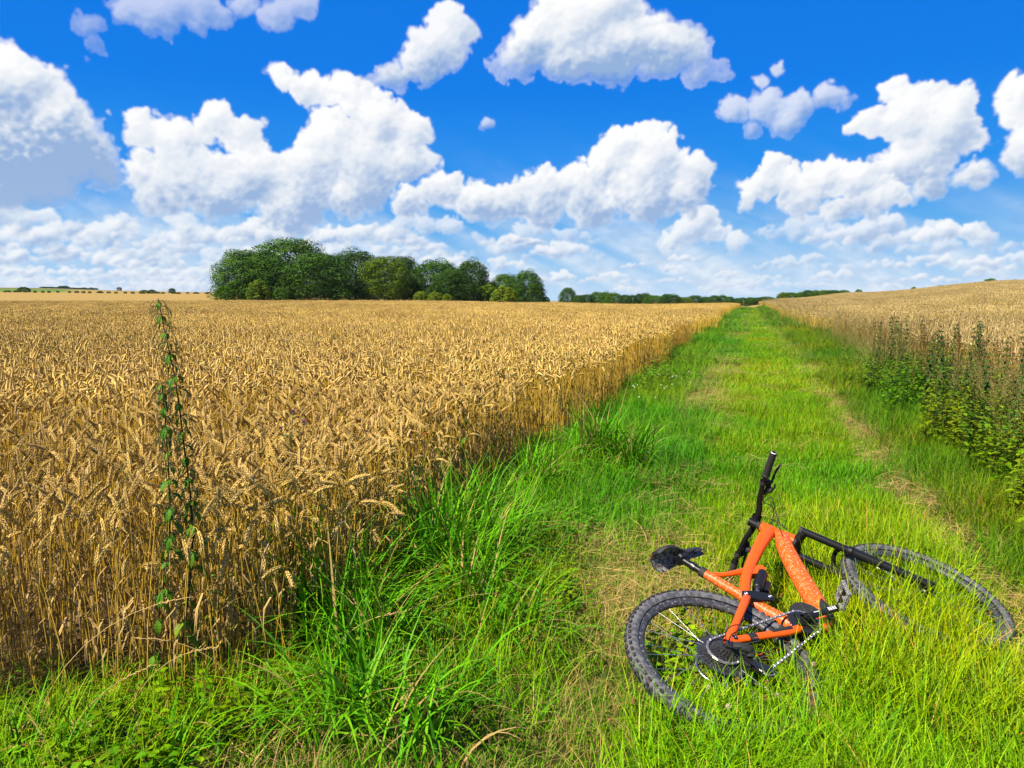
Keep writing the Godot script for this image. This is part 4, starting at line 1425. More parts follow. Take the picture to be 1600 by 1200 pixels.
	for t in protos: t.free()

# ---------------------------------------------------------------- the bicycle, in its own axes: x forward, y up, z to the rider's right; the rear hub is the origin
const BB := Vector3(0.4365, -0.02, 0)
const SEAT_UP := Vector3(-0.2672, 0.9636, 0)
const STEER_UP := Vector3(-0.4226, 0.9063, 0)
const HEAD_TOP := Vector3(0.888, 0.583, 0)
const HEAD_LOW := Vector3(0.958, 0.434, 0)
var bike: Node3D

func smooth_line(pts: PackedVector3Array, n: int) -> PackedVector3Array:
	var out := PackedVector3Array()
	var k := pts.size()
	for i in k - 1:
		var a := pts[maxi(i - 1, 0)]
		var d := pts[mini(i + 2, k - 1)]
		for q in n:
			out.append(pts[i].cubic_interpolate(pts[i + 1], a, d, float(q) / n))
	out.append(pts[k - 1])
	return out

func sweep(pts: PackedVector3Array, ra: PackedFloat32Array, rb: PackedFloat32Array, sides := 16, n := 6, square := 2.0) -> ArrayMesh:
	# a closed tube along pts; ra is its half width in the plane of the bicycle, rb its half width across
	var line := smooth_line(pts, n)
	var k := line.size()
	var st := SurfaceTool.new()
	st.begin(Mesh.PRIMITIVE_TRIANGLES)
	st.set_smooth_group(0)
	var flat := Vector3(0, 0, 1)
	var along0 := (pts[pts.size() - 1] - pts[0]).normalized()
	if absf(along0.z) > 0.9: flat = Vector3(0, 1, 0)
	for i in k:
		var d := (line[mini(i + 1, k - 1)] - line[maxi(i - 1, 0)]).normalized()
		var u := d.cross(flat).normalized()
		var w := u.cross(d).normalized()
		var f := float(i) / (k - 1) * (pts.size() - 1)
		var j := mini(int(f), pts.size() - 2)
		var a := lerpf(ra[j], ra[j + 1], f - j)
		var b := lerpf(rb[j], rb[j + 1], f - j)
		for s in sides + 1:
			var t := TAU * s / sides
			var cx := signf(cos(t)) * pow(absf(cos(t)), 2.0 / square)
			var sx := signf(sin(t)) * pow(absf(sin(t)), 2.0 / square)
			st.set_uv(Vector2(float(s) / sides, float(i) / k))
			st.add_vertex(line[i] + u * cx * a + w * sx * b)
	for i in k - 1:
		for s in sides:
			var a := i * (sides + 1) + s
			var b := a + sides + 1
			for q in [a, b, a + 1, a + 1, b, b + 1]: st.add_index(q)
	st.generate_normals()
	var arr := st.commit_to_arrays()
	var m := ArrayMesh.new()
	m.add_surface_from_arrays(Mesh.PRIMITIVE_TRIANGLES, arr)
	# the two ends
	var st2 := SurfaceTool.new()
	st2.begin(Mesh.PRIMITIVE_TRIANGLES)
	st2.set_smooth_group(-1)
	var vs: PackedVector3Array = arr[Mesh.ARRAY_VERTEX]
	for e in 2:
		var base := e * (k - 1) * (sides + 1)
		for s in sides:
			var tri := [line[e * (k - 1)], vs[base + s], vs[base + s + 1]]
			if e == 1: tri = [tri[0], tri[2], tri[1]]
			for q in tri: st2.add_vertex(q)
	st2.generate_normals()
	st2.append_from(m, 0, Transform3D())
	return st2.commit()

func pipe(a: Vector3, b: Vector3, r0: float, r1 := -1.0, sides := 14) -> ArrayMesh:
	if r1 < 0.0: r1 = r0
	return sweep(PackedVector3Array([a, b]), PackedFloat32Array([r0, r1]), PackedFloat32Array([r0, r1]), sides, 1)

func cord(pts: PackedVector3Array, r: float, sides := 6) -> ArrayMesh:
	var ra := PackedFloat32Array()
	for i in pts.size(): ra.append(r)
	return sweep(pts, ra, ra, sides, 6)

func turned(profile: PackedVector2Array, segs: int, closed := true) -> ArrayMesh:
	# profile of (radius, z) spun round the z axis
	var st := SurfaceTool.new()
	st.begin(Mesh.PRIMITIVE_TRIANGLES)
	st.set_smooth_group(0)
	var k := profile.size()
	for i in segs + 1:
		var a := TAU * i / segs
		for q in profile:
			st.set_uv(Vector2(float(i) / segs, 0))
			st.add_vertex(Vector3(cos(a) * q.x, sin(a) * q.x, q.y))
	for i in segs:
		for j in (k if closed else k - 1):
			var a := i * k + j
			var b := i * k + (j + 1) % k
			for q in [a, b, a + k, a + k, b, b + k]: st.add_index(q)
	st.generate_normals()
	return st.commit()

func chamfered(size: Vector3, e: float) -> ArrayMesh:
	var h := size * 0.5
	e = minf(e, minf(h.x, minf(h.y, h.z)) * 0.9)
	var st := SurfaceTool.new()
	st.begin(Mesh.PRIMITIVE_TRIANGLES)
	st.set_smooth_group(-1)
	var add := func(poly: Array):
		var c := Vector3.ZERO
		for p in poly: c += p
		c /= poly.size()
		var nn: Vector3 = (poly[1] - poly[0]).cross(poly[2] - poly[0])
		if nn.dot(c) > 0.0: poly.reverse()
		for i in range(1, poly.size() - 1):
			for p in [poly[0], poly[i], poly[i + 1]]: st.add_vertex(p)
	var vert := func(sx: int, sy: int, sz: int, ax: int) -> Vector3:
		var p := Vector3(sx * (h.x - e), sy * (h.y - e), sz * (h.z - e))
		p[ax] = [sx, sy, sz][ax] * h[ax]
		return p
	for ax in 3:
		for s in [-1, 1]:
			var poly := []
			for q in [[-1, -1], [1, -1], [1, 1], [-1, 1]]:
				var sg := [0, 0, 0]
				sg[ax] = s
				sg[(ax + 1) % 3] = q[0]
				sg[(ax + 2) % 3] = q[1]
				poly.append(vert.call(sg[0], sg[1], sg[2], ax))
			add.call(poly)
		for q in [[-1, -1], [1, -1], [1, 1], [-1, 1]]:
			var poly := []
			var b := (ax + 1) % 3
			var c := (ax + 2) % 3
			for e2 in [[-1, b], [1, b], [1, c], [-1, c]]:
				var sg := [0, 0, 0]
				sg[ax] = e2[0]
				sg[b] = q[0]
				sg[c] = q[1]
				poly.append(vert.call(sg[0], sg[1], sg[2], e2[1]))
			add.call(poly)
	for sx in [-1, 1]:
		for sy in [-1, 1]:
			for sz in [-1, 1]:
				add.call([vert.call(sx, sy, sz, 0), vert.call(sx, sy, sz, 1), vert.call(sx, sy, sz, 2)])
	st.generate_normals()
	return st.commit()

func plate(outline: PackedVector2Array, thick: float) -> ArrayMesh:
	# a flat piece cut to an outline in the bicycle's plane, chamfered by its edge strip
	var st := SurfaceTool.new()
	st.begin(Mesh.PRIMITIVE_TRIANGLES)
	st.set_smooth_group(-1)
	if Geometry2D.is_polygon_clockwise(outline):
		outline.reverse()
	var tris := Geometry2D.triangulate_polygon(outline)
	for i in range(0, tris.size(), 3):
		var a := outline[tris[i]]
		var b := outline[tris[i + 1]]
		var c := outline[tris[i + 2]]
		if (b - a).cross(c - a) > 0.0:
			var q := b
			b = c
			c = q
		for p in [a, b, c]: st.add_vertex(Vector3(p.x, p.y, thick * 0.5))
		for p in [a, c, b]: st.add_vertex(Vector3(p.x, p.y, -thick * 0.5))
	for i in outline.size():
		var a := outline[i]
		var b := outline[(i + 1) % outline.size()]
		var q := [Vector3(a.x, a.y, thick * 0.5), Vector3(b.x, b.y, thick * 0.5), Vector3(b.x, b.y, -thick * 0.5), Vector3(a.x, a.y, -thick * 0.5)]
		for p in [q[0], q[1], q[2], q[0], q[2], q[3]]: st.add_vertex(p)
	st.generate_normals()
	return st.commit()

func dusty(called: String, c: Color, dust: Color, rough: float, amount: float, scale: float, sd: int, metal := 0.0) -> StandardMaterial3D:
	# paint or rubber with dried mud spattered on it
	var m := StandardMaterial3D.new()
	m.resource_name = called
	var n := FastNoiseLite.new()
	n.seed = sd
	n.frequency = 0.035
	n.fractal_octaves = 5
	n.fractal_gain = 0.62
	var g := Gradient.new()
	g.offsets = PackedFloat32Array([0.0, 1.0 - amount - 0.05, 1.0 - amount + 0.04, 1.0])
	g.colors = PackedColorArray([c.linear_to_srgb(), (c * 0.9).linear_to_srgb(), c.lerp(dust, 0.85).linear_to_srgb(), dust.linear_to_srgb()])
	var t := NoiseTexture2D.new()
	t.width = 512
	t.height = 512
	t.seamless = true
	t.noise = n
	t.color_ramp = g
	m.albedo_texture = t
	m.uv1_triplanar = true
	m.uv1_scale = Vector3.ONE * scale
	m.roughness = rough
	m.metallic = metal
	return m

func build_wheel(called: String, at: Vector3, turn: float, cassette: bool) -> Node3D:
	var w := Node3D.new()
	w.name = called
	bike.add_child(w, true)
	w.position = at
	w.transform.basis = Basis(STEER_UP, turn) if turn != 0.0 else Basis()
	var rubber := dusty("tyre_rubber", Color(0.045, 0.046, 0.052), Color(0.115, 0.115, 0.12), 0.85, 0.5, 1.6, 11)
	var prof := PackedVector2Array()
	for i in 15:
		var a := lerpf(-2.35, 2.35, i / 14.0)
		prof.append(Vector2(0.3385 + cos(a) * 0.0265, sin(a) * 0.0295))
	var tyre := part("tyre", turned(prof, 96, false), rubber, w)
	# tread: shoulder knobs and pairs of middle knobs
	var st := SurfaceTool.new()
	st.begin(Mesh.PRIMITIVE_TRIANGLES)
	var knob := chamfered(Vector3(0.0085, 0.016, 0.011), 0.002)
	var mid := chamfered(Vector3(0.0065, 0.013, 0.0125), 0.0015)
	for i in 76:
		var a := TAU * i / 76.0
		for side in [-1.0, 1.0]:
			var b := Basis(Vector3(0, 0, 1), a + (0.5 * TAU / 76.0 if side > 0 else 0.0))
			var tip := b * Basis(Vector3(0, 1, 0), -side * 0.95)
			st.append_from(knob, 0, Transform3D(tip, b * Vector3(0.3385 + 0.0290 * cos(0.95), 0, side * 0.0315 * sin(0.95))))
			var tip2 := b * Basis(Vector3(0, 1, 0), -side * 0.26)
			st.append_from(mid, 0, Transform3D(tip2, b * Vector3(0.3385 + 0.0275, 0.0 if i % 2 == 0 else 0.004, side * 0.0075)))
	part("tread", st.commit(), dusty("tread_rubber", Color(0.012, 0.012, 0.014), Color(0.07, 0.07, 0.07), 0.9, 0.35, 3.0, 12), tyre)
	var rp := PackedVector2Array([Vector2(0.321, -0.0155), Vector2(0.318, -0.0165), Vector2(0.300, -0.0135), Vector2(0.2935, -0.006), Vector2(0.2925, 0.0), Vector2(0.2935, 0.006), Vector2(0.300, 0.0135), Vector2(0.318, 0.0165), Vector2(0.321, 0.0155)])
	part("rim", turned(rp, 80, true), dusty("rim_metal", Color(0.03, 0.03, 0.034), Color(0.26, 0.25, 0.24), 0.5, 0.32, 3.0, 13), w)
	var hub := part("hub", turned(PackedVector2Array([Vector2(0.009, -0.066), Vector2(0.012, -0.058), Vector2(0.012, -0.04), Vector2(0.029, -0.036), Vector2(0.029, -0.031), Vector2(0.014, -0.026), Vector2(0.014, 0.018), Vector2(0.028, 0.023), Vector2(0.028, 0.028), Vector2(0.012, 0.032), Vector2(0.012, 0.06), Vector2(0.009, 0.066)]), 24, false), paint("hub_black", Color(0.02, 0.02, 0.02), 0.4, 0.6), w)
	part("axle", pipe(Vector3(0, 0, -0.072), Vector3(0, 0, 0.072), 0.0075), paint("axle_steel", Color(0.3, 0.3, 0.3), 0.35, 1.0), hub)
	var steel := paint("spoke_steel", Color(0.42, 0.42, 0.43), 0.35, 0.9)
	for i in 28:
		var side := 1.0 if i % 2 == 0 else -1.0
		var a := TAU * i / 28.0
		var lead := 0.55 * (1.0 if (i / 2) % 2 == 0 else -1.0)
		part("spoke", pipe(Vector3(cos(a + lead) * 0.028, sin(a + lead) * 0.028, side * (0.026 if side > 0 else 0.034)), Vector3(cos(a) * 0.294, sin(a) * 0.294, side * 0.003), 0.0011, 0.0011, 6), steel, w)
	var rotor := PackedVector2Array([Vector2(0.090, -0.0445), Vector2(0.090, -0.0428), Vector2(0.076, -0.0428), Vector2(0.076, -0.0445)])
	var disc := part("brake_disc", turned(rotor, 48, true), paint("disc_steel", Color(0.45, 0.45, 0.46), 0.3, 1.0), w)
	for i in 6:
		var a := TAU * i / 6.0
		part("disc_arm", pipe(Vector3(cos(a) * 0.025, sin(a) * 0.025, -0.0437), Vector3(cos(a + 0.45) * 0.078, sin(a + 0.45) * 0.078, -0.0437), 0.0032, 0.0025, 6), paint("disc_arm_black", Color(0.03, 0.03, 0.03), 0.4, 0.5), disc)
	return w

func cog(teeth: int, z: float, thick: float) -> ArrayMesh:
	var r := teeth * 0.0127 / TAU
	var o := PackedVector2Array()
	for i in teeth:
		for q in [[0.0, -0.0035], [0.35, -0.0035], [0.5, 0.0042], [0.68, 0.0042]]:
			var a: float = TAU * (i + q[0]) / teeth
			o.append(Vector2(cos(a), sin(a)) * (r + q[1]))
	var m := plate(o, thick)
	var st := SurfaceTool.new()
	st.begin(Mesh.PRIMITIVE_TRIANGLES)
	st.append_from(m, 0, Transform3D(Basis(), Vector3(0, 0, z)))
	return st.commit()

func build_bicycle() -> void:
	bike = thing("mountain_bike", "muddy orange and black full suspension mountain bike lying on its side in the grass", "bicycle", Vector3.ZERO)
	bike.transform = Transform3D(Basis(Vector3(0.84368, 0.02171, -0.53641), Vector3(-0.51276, 0.32855, -0.79318), Vector3(0.15902, 0.94424, 0.28832)), Vector3(0.785, 0.150, -2.627))
	var orange := dusty("orange_paint", Color(0.66, 0.085, 0.003), Color(0.60, 0.40, 0.28), 0.32, 0.14, 2.5, 41)
	orange.metallic_specular = 0.35
	var muddy := dusty("orange_paint_muddy", Color(0.66, 0.085, 0.003), Color(0.64, 0.44, 0.31), 0.42, 0.30, 4.0, 42)
	muddy.metallic_specular = 0.35
	var black := paint("black_paint", Color(0.008, 0.008, 0.009), 0.38)
	black.metallic_specular = 0.35
	var matte := paint("black_rubber", Color(0.012, 0.012, 0.012), 0.75)
	var metal := paint("dark_metal", Color(0.05, 0.05, 0.052), 0.35, 0.8)
	var bright := paint("bright_metal", Color(0.55, 0.55, 0.55), 0.3, 1.0)
	# --- frame
	var frame := Node3D.new()
	frame.name = "frame"
	bike.add_child(frame)
	part("head_tube", sweep(PackedVector3Array([HEAD_TOP, HEAD_TOP.lerp(HEAD_LOW, 0.5), HEAD_LOW]), PackedFloat32Array([0.027, 0.027, 0.033]), PackedFloat32Array([0.027, 0.024, 0.032]), 20, 4), orange, frame)
	part("down_tube", sweep(PackedVector3Array([Vector3(0.925, 0.475, 0), Vector3(0.86, 0.40, 0), Vector3(0.765, 0.255, 0), Vector3(0.675, 0.10, 0), Vector3(0.60, -0.005, 0), Vector3(0.50, -0.045, 0)]), PackedFloat32Array([0.036, 0.039, 0.041, 0.042, 0.044, 0.038]), PackedFloat32Array([0.026, 0.033, 0.035, 0.036, 0.040, 0.042]), 24, 6, 2.6), muddy, frame)
	part("top_tube", sweep(PackedVector3Array([Vector3(0.915, 0.545, 0), Vector3(0.82, 0.502, 0), Vector3(0.66, 0.418, 0), Vector3(0.49, 0.318, 0), Vector3(0.375, 0.225, 0)]), PackedFloat32Array([0.034, 0.032, 0.027, 0.024, 0.024]), PackedFloat32Array([0.027, 0.026, 0.023, 0.022, 0.022]), 20, 6, 2.4), orange, frame)
	part("seat_tube", sweep(PackedVector3Array([BB, BB + SEAT_UP * 0.15, BB + SEAT_UP * 0.30, BB + SEAT_UP * 0.452]), PackedFloat32Array([0.034, 0.026, 0.021, 0.019]), PackedFloat32Array([0.040, 0.026, 0.021, 0.019]), 20, 5), muddy, frame)
	part("brace", sweep(PackedVector3Array([Vector3(0.332, 0.392, 0), Vector3(0.40, 0.368, 0), Vector3(0.525, 0.352, 0)]), PackedFloat32Array([0.014, 0.011, 0.016]), PackedFloat32Array([0.012, 0.010, 0.014]), 14, 5), orange, frame)
	part("gusset", plate(PackedVector2Array([Vector2(0.505, 0.318), Vector2(0.56, 0.352), Vector2(0.612, 0.345), Vector2(0.618, 0.318), Vector2(0.575, 0.298)]), 0.030), orange, frame)
	var bbs := part("bottom_bracket", turned(PackedVector2Array([Vector2(0.0, -0.046), Vector2(0.030, -0.046), Vector2(0.034, -0.042), Vector2(0.034, 0.042), Vector2(0.030, 0.046), Vector2(0.0, 0.046)]), 28, false), matte, frame, Transform3D(Basis(), BB))
	part("chain_guard", plate(PackedVector2Array([Vector2(0.452, 0.052), Vector2(0.478, 0.078), Vector2(0.515, 0.088), Vector2(0.552, 0.078), Vector2(0.582, 0.045), Vector2(0.585, 0.008), Vector2(0.53, -0.01), Vector2(0.46, 0.0)]), 0.074), matte, frame)
	part("frame_guard", plate(PackedVector2Array([Vector2(0.60, 0.03), Vector2(0.655, 0.06), Vector2(0.648, 0.015), Vector2(0.60, -0.045), Vector2(0.57, -0.05)]), 0.088), matte, frame)
	for side in [1.0, -1.0]:
		var z: float = side
		part("seat_stay", sweep(PackedVector3Array([Vector3(0.345, 0.195, z * 0.030), Vector3(0.27, 0.152, z * 0.056), Vector3(0.14, 0.078, z * 0.064), Vector3(0.012, 0.008, z * 0.070)]), PackedFloat32Array([0.018, 0.017, 0.015, 0.017]), PackedFloat32Array([0.012, 0.012, 0.011, 0.010]), 14, 5, 2.5), orange, frame)
		part("chain_stay", sweep(PackedVector3Array([Vector3(0.418, -0.032, z * 0.038), Vector3(0.32, -0.034, z * 0.050), Vector3(0.20, -0.018, z * 0.060), Vector3(0.07, 0.004, z * 0.066), Vector3(0.03, 0.008, z * 0.068)]), PackedFloat32Array([0.020, 0.017, 0.016, 0.016, 0.013]), PackedFloat32Array([0.012, 0.011, 0.010, 0.010, 0.009]), 14, 5, 2.5), orange, frame)
		part("stay_guard", sweep(PackedVector3Array([Vector3(0.345, -0.026, z * 0.0505), Vector3(0.26, -0.018, z * 0.057), Vector3(0.235, -0.016, z * 0.0585)]), PackedFloat32Array([0.0125, 0.0125, 0.010]), PackedFloat32Array([0.0135, 0.0125, 0.0125]), 12, 4), matte, frame)
		part("stay_band", sweep(PackedVector3Array([Vector3(0.155, -0.010, z * 0.0625), Vector3(0.115, -0.003, z * 0.0645)]), PackedFloat32Array([0.0175, 0.0175]), PackedFloat32Array([0.0112, 0.0112]), 12, 3), matte, frame)
		part("pivot_bolt", turned(PackedVector2Array([Vector2(0.0, 0.0), Vector2(0.011, 0.0), Vector2(0.011, z * 0.006), Vector2(0.006, z * 0.007), Vector2(0.005, z * 0.003), Vector2(0.0, z * 0.003)]), 18, false), metal, frame, Transform3D(Basis(), Vector3(0.052, 0.010, z * 0.074)))
		part("rocker_link", plate(PackedVector2Array([Vector2(0.322, 0.205), Vector2(0.345, 0.226), Vector2(0.40, 0.205), Vector2(0.452, 0.165), Vector2(0.455, 0.138), Vector2(0.43, 0.130), Vector2(0.37, 0.158)]), 0.010), black, frame, Transform3D(Basis(), Vector3(0, 0, z * 0.036)))
		for q in [Vector2(0.345, 0.205), Vector2(0.436, 0.152)]:
			part("link_bolt", turned(PackedVector2Array([Vector2(0.0, 0.0), Vector2(0.009, 0.0), Vector2(0.009, z * 0.004), Vector2(0.005, z * 0.005), Vector2(0.004, z * 0.002), Vector2(0.0, z * 0.002)]), 16, false), bright, frame, Transform3D(Basis(), Vector3(q.x, q.y, z * 0.041)))
	# --- shock
	var shock := Node3D.new()
	shock.name = "rear_shock"
	bike.add_child(shock)
	var sa := Vector3(0.60, 0.318, 0)
	var sb := Vector3(0.385, 0.182, 0)
	part("air_can", sweep(PackedVector3Array([sa, sa.lerp(sb, 0.06), sa.lerp(sb, 0.12), sa.lerp(sb, 0.55), sa.lerp(sb, 0.58)]), PackedFloat32Array([0.014, 0.022, 0.025, 0.025, 0.021]), PackedFloat32Array([0.014, 0.022, 0.025, 0.025, 0.021]), 20, 3), black, shock)
	part("shaft", pipe(sa.lerp(sb, 0.55), sb, 0.011), bright, shock)
	part("eyelet", pipe(sb + Vector3(0, 0, -0.03), sb + Vector3(0, 0, 0.03), 0.012), metal, shock)
	part("damper_knob", pipe(sa.lerp(sb, 0.3) + Vector3(0.02, -0.028, 0.0), sa.lerp(sb, 0.58) + Vector3(0.02, -0.028, 0.0), 0.013), black, shock)
	# --- seat post and saddle
	var top := BB + SEAT_UP * 0.452
	var post := part("seat_post", pipe(top - SEAT_UP * 0.03, top + SEAT_UP * 0.125, 0.0155), black, bike)
	part("seat_clamp", pipe(top - SEAT_UP * 0.012, top + SEAT_UP * 0.012, 0.0225), matte, post)
	part("post_collar", pipe(top + SEAT_UP * 0.04, top + SEAT_UP * 0.058, 0.0185), metal, post)
	build_saddle(top + SEAT_UP * 0.146 + Vector3(0.022, 0, 0), matte, metal)
	# --- wheels
	var rear := build_wheel("rear_wheel", Vector3.ZERO, 0.0, true)
	var steer := 0.0488
	var turn := Basis(STEER_UP, steer)
	var fwd := turn * Vector3(0.9063, 0.4226, 0)
	var right := turn * Vector3(0, 0, 1)
	var axle := HEAD_LOW - STEER_UP * 0.5894 + fwd * 0.044
	build_wheel("front_wheel", axle, steer, false)
	# --- cassette, chain, derailleur
	var cas := Node3D.new()
	cas.name = "cassette"
	bike.add_child(cas)
	var cm := dusty("cassette_steel", Color(0.075, 0.075, 0.078), Color(0.26, 0.24, 0.22), 0.38, 0.3, 6.0, 51, 0.7)
	var tc := [50, 42, 36, 32, 28, 24, 21, 18, 16, 14, 12]
	for i in tc.size():
		part("cog", cog(tc[i], 0.018 + i * 0.0041, 0.0017), cm, cas)
	var ring := Node3D.new()
	ring.name = "crankset"
	bike.add_child(ring)
	var cr := part("chainring", cog(32, 0.0, 0.0028), metal, ring, Transform3D(Basis(), BB + Vector3(0, 0, 0.050)))
	part("spider", plate(PackedVector2Array([Vector2(-0.045, -0.01), Vector2(-0.012, -0.02), Vector2(0.0, -0.05), Vector2(0.02, -0.02), Vector2(0.05, 0.0), Vector2(0.02, 0.022), Vector2(-0.005, 0.05), Vector2(-0.02, 0.02)]), 0.005), black, ring, Transform3D(Basis(), BB + Vector3(0, 0, 0.055)))
	# cranks: the right one points forward, the left one back
	for side in [1.0, -1.0]:
		var z: float = side
		var tip := BB + Vector3(0.170 * z, -0.022 * z, z * 0.088)
		var arm := part("crank_arm", sweep(PackedVector3Array([BB + Vector3(-0.012 * z, 0.001, z * 0.074), BB + Vector3(0.02 * z, -0.002, z * 0.076), BB + Vector3(0.10 * z, -0.013 * z, z * 0.083), tip]), PackedFloat32Array([0.019, 0.017, 0.0135, 0.015]), PackedFloat32Array([0.010, 0.010, 0.008, 0.0085]), 16, 6, 3.0), black, ring)
		part("crank_bolt", pipe(BB + Vector3(0, 0, z * 0.078), BB + Vector3(0, 0, z * 0.089), 0.011), metal, arm)
		if z > 0.0:
			# white bars and a short line of print on the arm's outer face
			var face := Vector3(0.0, 0.0, 0.0086)
			for k in 4:
				var m := chamfered(Vector3(0.006, 0.017, 0.0012), 0.0003)
				part("white_stripe", m, paint("white_print", Color(0.7, 0.7, 0.7), 0.5), arm, Transform3D(Basis(Vector3(0, 0, 1), -0.45), BB + Vector3(0.118 + k * 0.0115, -0.0152 - k * 0.0015, 0.0845 + k * 0.0006) + face))
			part("print_line", chamfered(Vector3(0.035, 0.0035, 0.0012), 0.0003), mats_white(), arm, Transform3D(Basis(Vector3(0, 0, 1), -0.13), BB + Vector3(0.058, -0.004, 0.0895)))
		build_pedal(tip + Vector3(0, 0, z * 0.012), z, ring)
	# chain: over the chainring, along to a middle cog, round the jockey wheels
	var cz := 0.040
	var rr := 32 * 0.0127 / TAU
	var rc := 32 * 0.0127 / TAU
	var path := PackedVector3Array()
	for i in 9:
		var a := lerpf(-1.75, 1.75, i / 8.0)
		path.append(BB + Vector3(cos(a) * rr, sin(a) * rr, 0.049))
	path.reverse()
	var loop := PackedVector3Array()
	for p in path: loop.append(p)
	for i in 3: loop.append(loop[loop.size() - 1].lerp(Vector3(0.075, -0.145, 0.048), 0.33 * (i + 1)))
	var j1 := Vector3(0.075, -0.145, 0.046)
	var j2 := Vector3(0.032, -0.075, 0.046)
	for i in 6:
		var a := lerpf(-0.6, -3.6, i / 5.0)
		loop.append(j1 + Vector3(cos(a) * 0.022, sin(a) * 0.022, 0))
	for i in 5:
		var a := lerpf(-0.7, 1.3, i / 4.0)
		loop.append(j2 + Vector3(cos(a) * 0.022, sin(a) * 0.022, 0))
	for i in 10:
		var a := lerpf(-1.2, -4.6, i / 9.0)
		loop.append(Vector3(cos(a) * rc, sin(a) * rc, cz))
	loop.append(loop[loop.size() - 1].lerp(loop[0], 0.33))
	loop.append(loop[loop.size() - 2].lerp(loop[0], 0.66))
	var st := SurfaceTool.new()
	st.begin(Mesh.PRIMITIVE_TRIANGLES)
	var link := chamfered(Vector3(0.0115, 0.0085, 0.0016), 0.0004)
	var roll := chamfered(Vector3(0.006, 0.006, 0.006), 0.0015)
	var seg := 0
	var carry := 0.0
	var count := 0
	while seg < loop.size():
		var a := loop[seg]
		var b := loop[(seg + 1) % loop.size()]
		var len_ := a.distance_to(b)
		while carry < len_:
			var d := (b - a).normalized()
			var basis_ := Basis(d, Vector3(0, 0, 1).cross(d).normalized(), d.cross(Vector3(0, 0, 1).cross(d)).normalized()).orthonormalized()
			var p := a + d * carry
			var half := 0.0032 if count % 2 == 0 else 0.0018
			for q in [-1.0, 1.0]:
				st.append_from(link, 0, Transform3D(basis_, p + basis_.z * q * half))
			st.append_from(roll, 0, Transform3D(basis_, p + basis_.x * 0.006))
			carry += 0.0127
			count += 1
		carry -= len_
		seg += 1
	part("chain", st.commit(), paint("chain_steel", Color(0.38, 0.36, 0.33), 0.4, 0.85), bike)
	var der := Node3D.new()
	der.name = "rear_derailleur"
	bike.add_child(der)
	part("hanger", plate(PackedVector2Array([Vector2(-0.014, 0.0), Vector2(0.012, 0.008), Vector2(0.022, -0.018), Vector2(0.012, -0.032), Vector2(-0.006, -0.026)]), 0.007), metal, der, Transform3D(Basis(), Vector3(0, 0, 0.078)))
	part("body", sweep(PackedVector3Array([Vector3(0.006, -0.022, 0.082), Vector3(0.03, -0.045, 0.086), Vector3(0.055, -0.062, 0.076), Vector3(0.048, -0.078, 0.062)]), PackedFloat32Array([0.015, 0.017, 0.019, 0.014]), PackedFloat32Array([0.010, 0.013, 0.016, 0.011]), 14, 5, 2.6), matte, der)
	for z in [0.038, 0.055]:
		part("cage", plate(PackedVector2Array([Vector2(0.018, -0.060), Vector2(0.036, -0.056), Vector2(0.052, -0.078), Vector2(0.096, -0.142), Vector2(0.086, -0.166), Vector2(0.062, -0.158), Vector2(0.026, -0.094)]), 0.002), metal, der, Transform3D(Basis(), Vector3(0, 0, z)))
	for j in [j1, j2]:
		part("jockey_wheel", cog(12, 0.0, 0.005), matte, der, Transform3D(Basis(), j))
	part("gear_cable", cord(PackedVector3Array([Vector3(0.16, 0.03, 0.078), Vector3(0.07, 0.04, 0.105), Vector3(0.0, 0.02, 0.11), Vector3(-0.03, -0.03, 0.10), Vector3(0.02, -0.05, 0.094)]), 0.0022), matte, der)
	# --- fork
	var fork := Node3D.new()
	fork.name = "fork"
	bike.add_child(fork)
	part("headset", pipe(HEAD_LOW + STEER_UP * 0.004, HEAD_LOW - STEER_UP * 0.014, 0.031), matte, fork)
	var cro := HEAD_LOW - STEER_UP * 0.035 + fwd * 0.004
	part("crown", sweep(PackedVector3Array([cro - right * 0.068 + STEER_UP * 0.004, cro - right * 0.035 + STEER_UP * 0.012, cro + STEER_UP * 0.018, cro + right * 0.035 + STEER_UP * 0.012, cro + right * 0.068 + STEER_UP * 0.004]), PackedFloat32Array([0.022, 0.026, 0.030, 0.026, 0.022]), PackedFloat32Array([0.022, 0.020, 0.020, 0.020, 0.022]), 18, 5, 2.5), black, fork)
	for side in [1.0, -1.0]:
		var z: float = side
		var up := cro + right * 0.066 * z + STEER_UP * 0.020
		var low := axle + right * 0.066 * z - STEER_UP * 0.012 - fwd * 0.020
		var joint := up.lerp(low, 0.38)
		part("stanchion", pipe(up, up.lerp(low, 0.42), 0.0178, 0.0178, 18), black, fork)
		part("top_cap", pipe(up - STEER_UP * 0.004, up + STEER_UP * 0.010, 0.0205, 0.0165, 18), matte, fork)
		var lo := part("lower_leg", sweep(PackedVector3Array([joint, joint.lerp(low, 0.04), joint.lerp(low, 0.10), joint.lerp(low, 0.6), low]), PackedFloat32Array([0.0225, 0.0245, 0.0220, 0.0200, 0.0180]), PackedFloat32Array([0.0225, 0.0245, 0.0220, 0.0195, 0.0165]), 20, 4), black, fork)
		part("dropout", sweep(PackedVector3Array([low, axle + right * 0.064 * z, axle + right * 0.064 * z - STEER_UP * 0.018 + fwd * 0.004]), PackedFloat32Array([0.0175, 0.019, 0.010]), PackedFloat32Array([0.012, 0.009, 0.008]), 14, 4), black, lo)
		part("wiper_ring", pipe(joint + STEER_UP * 0.004, joint - STEER_UP * 0.002, 0.0252), metal, lo)
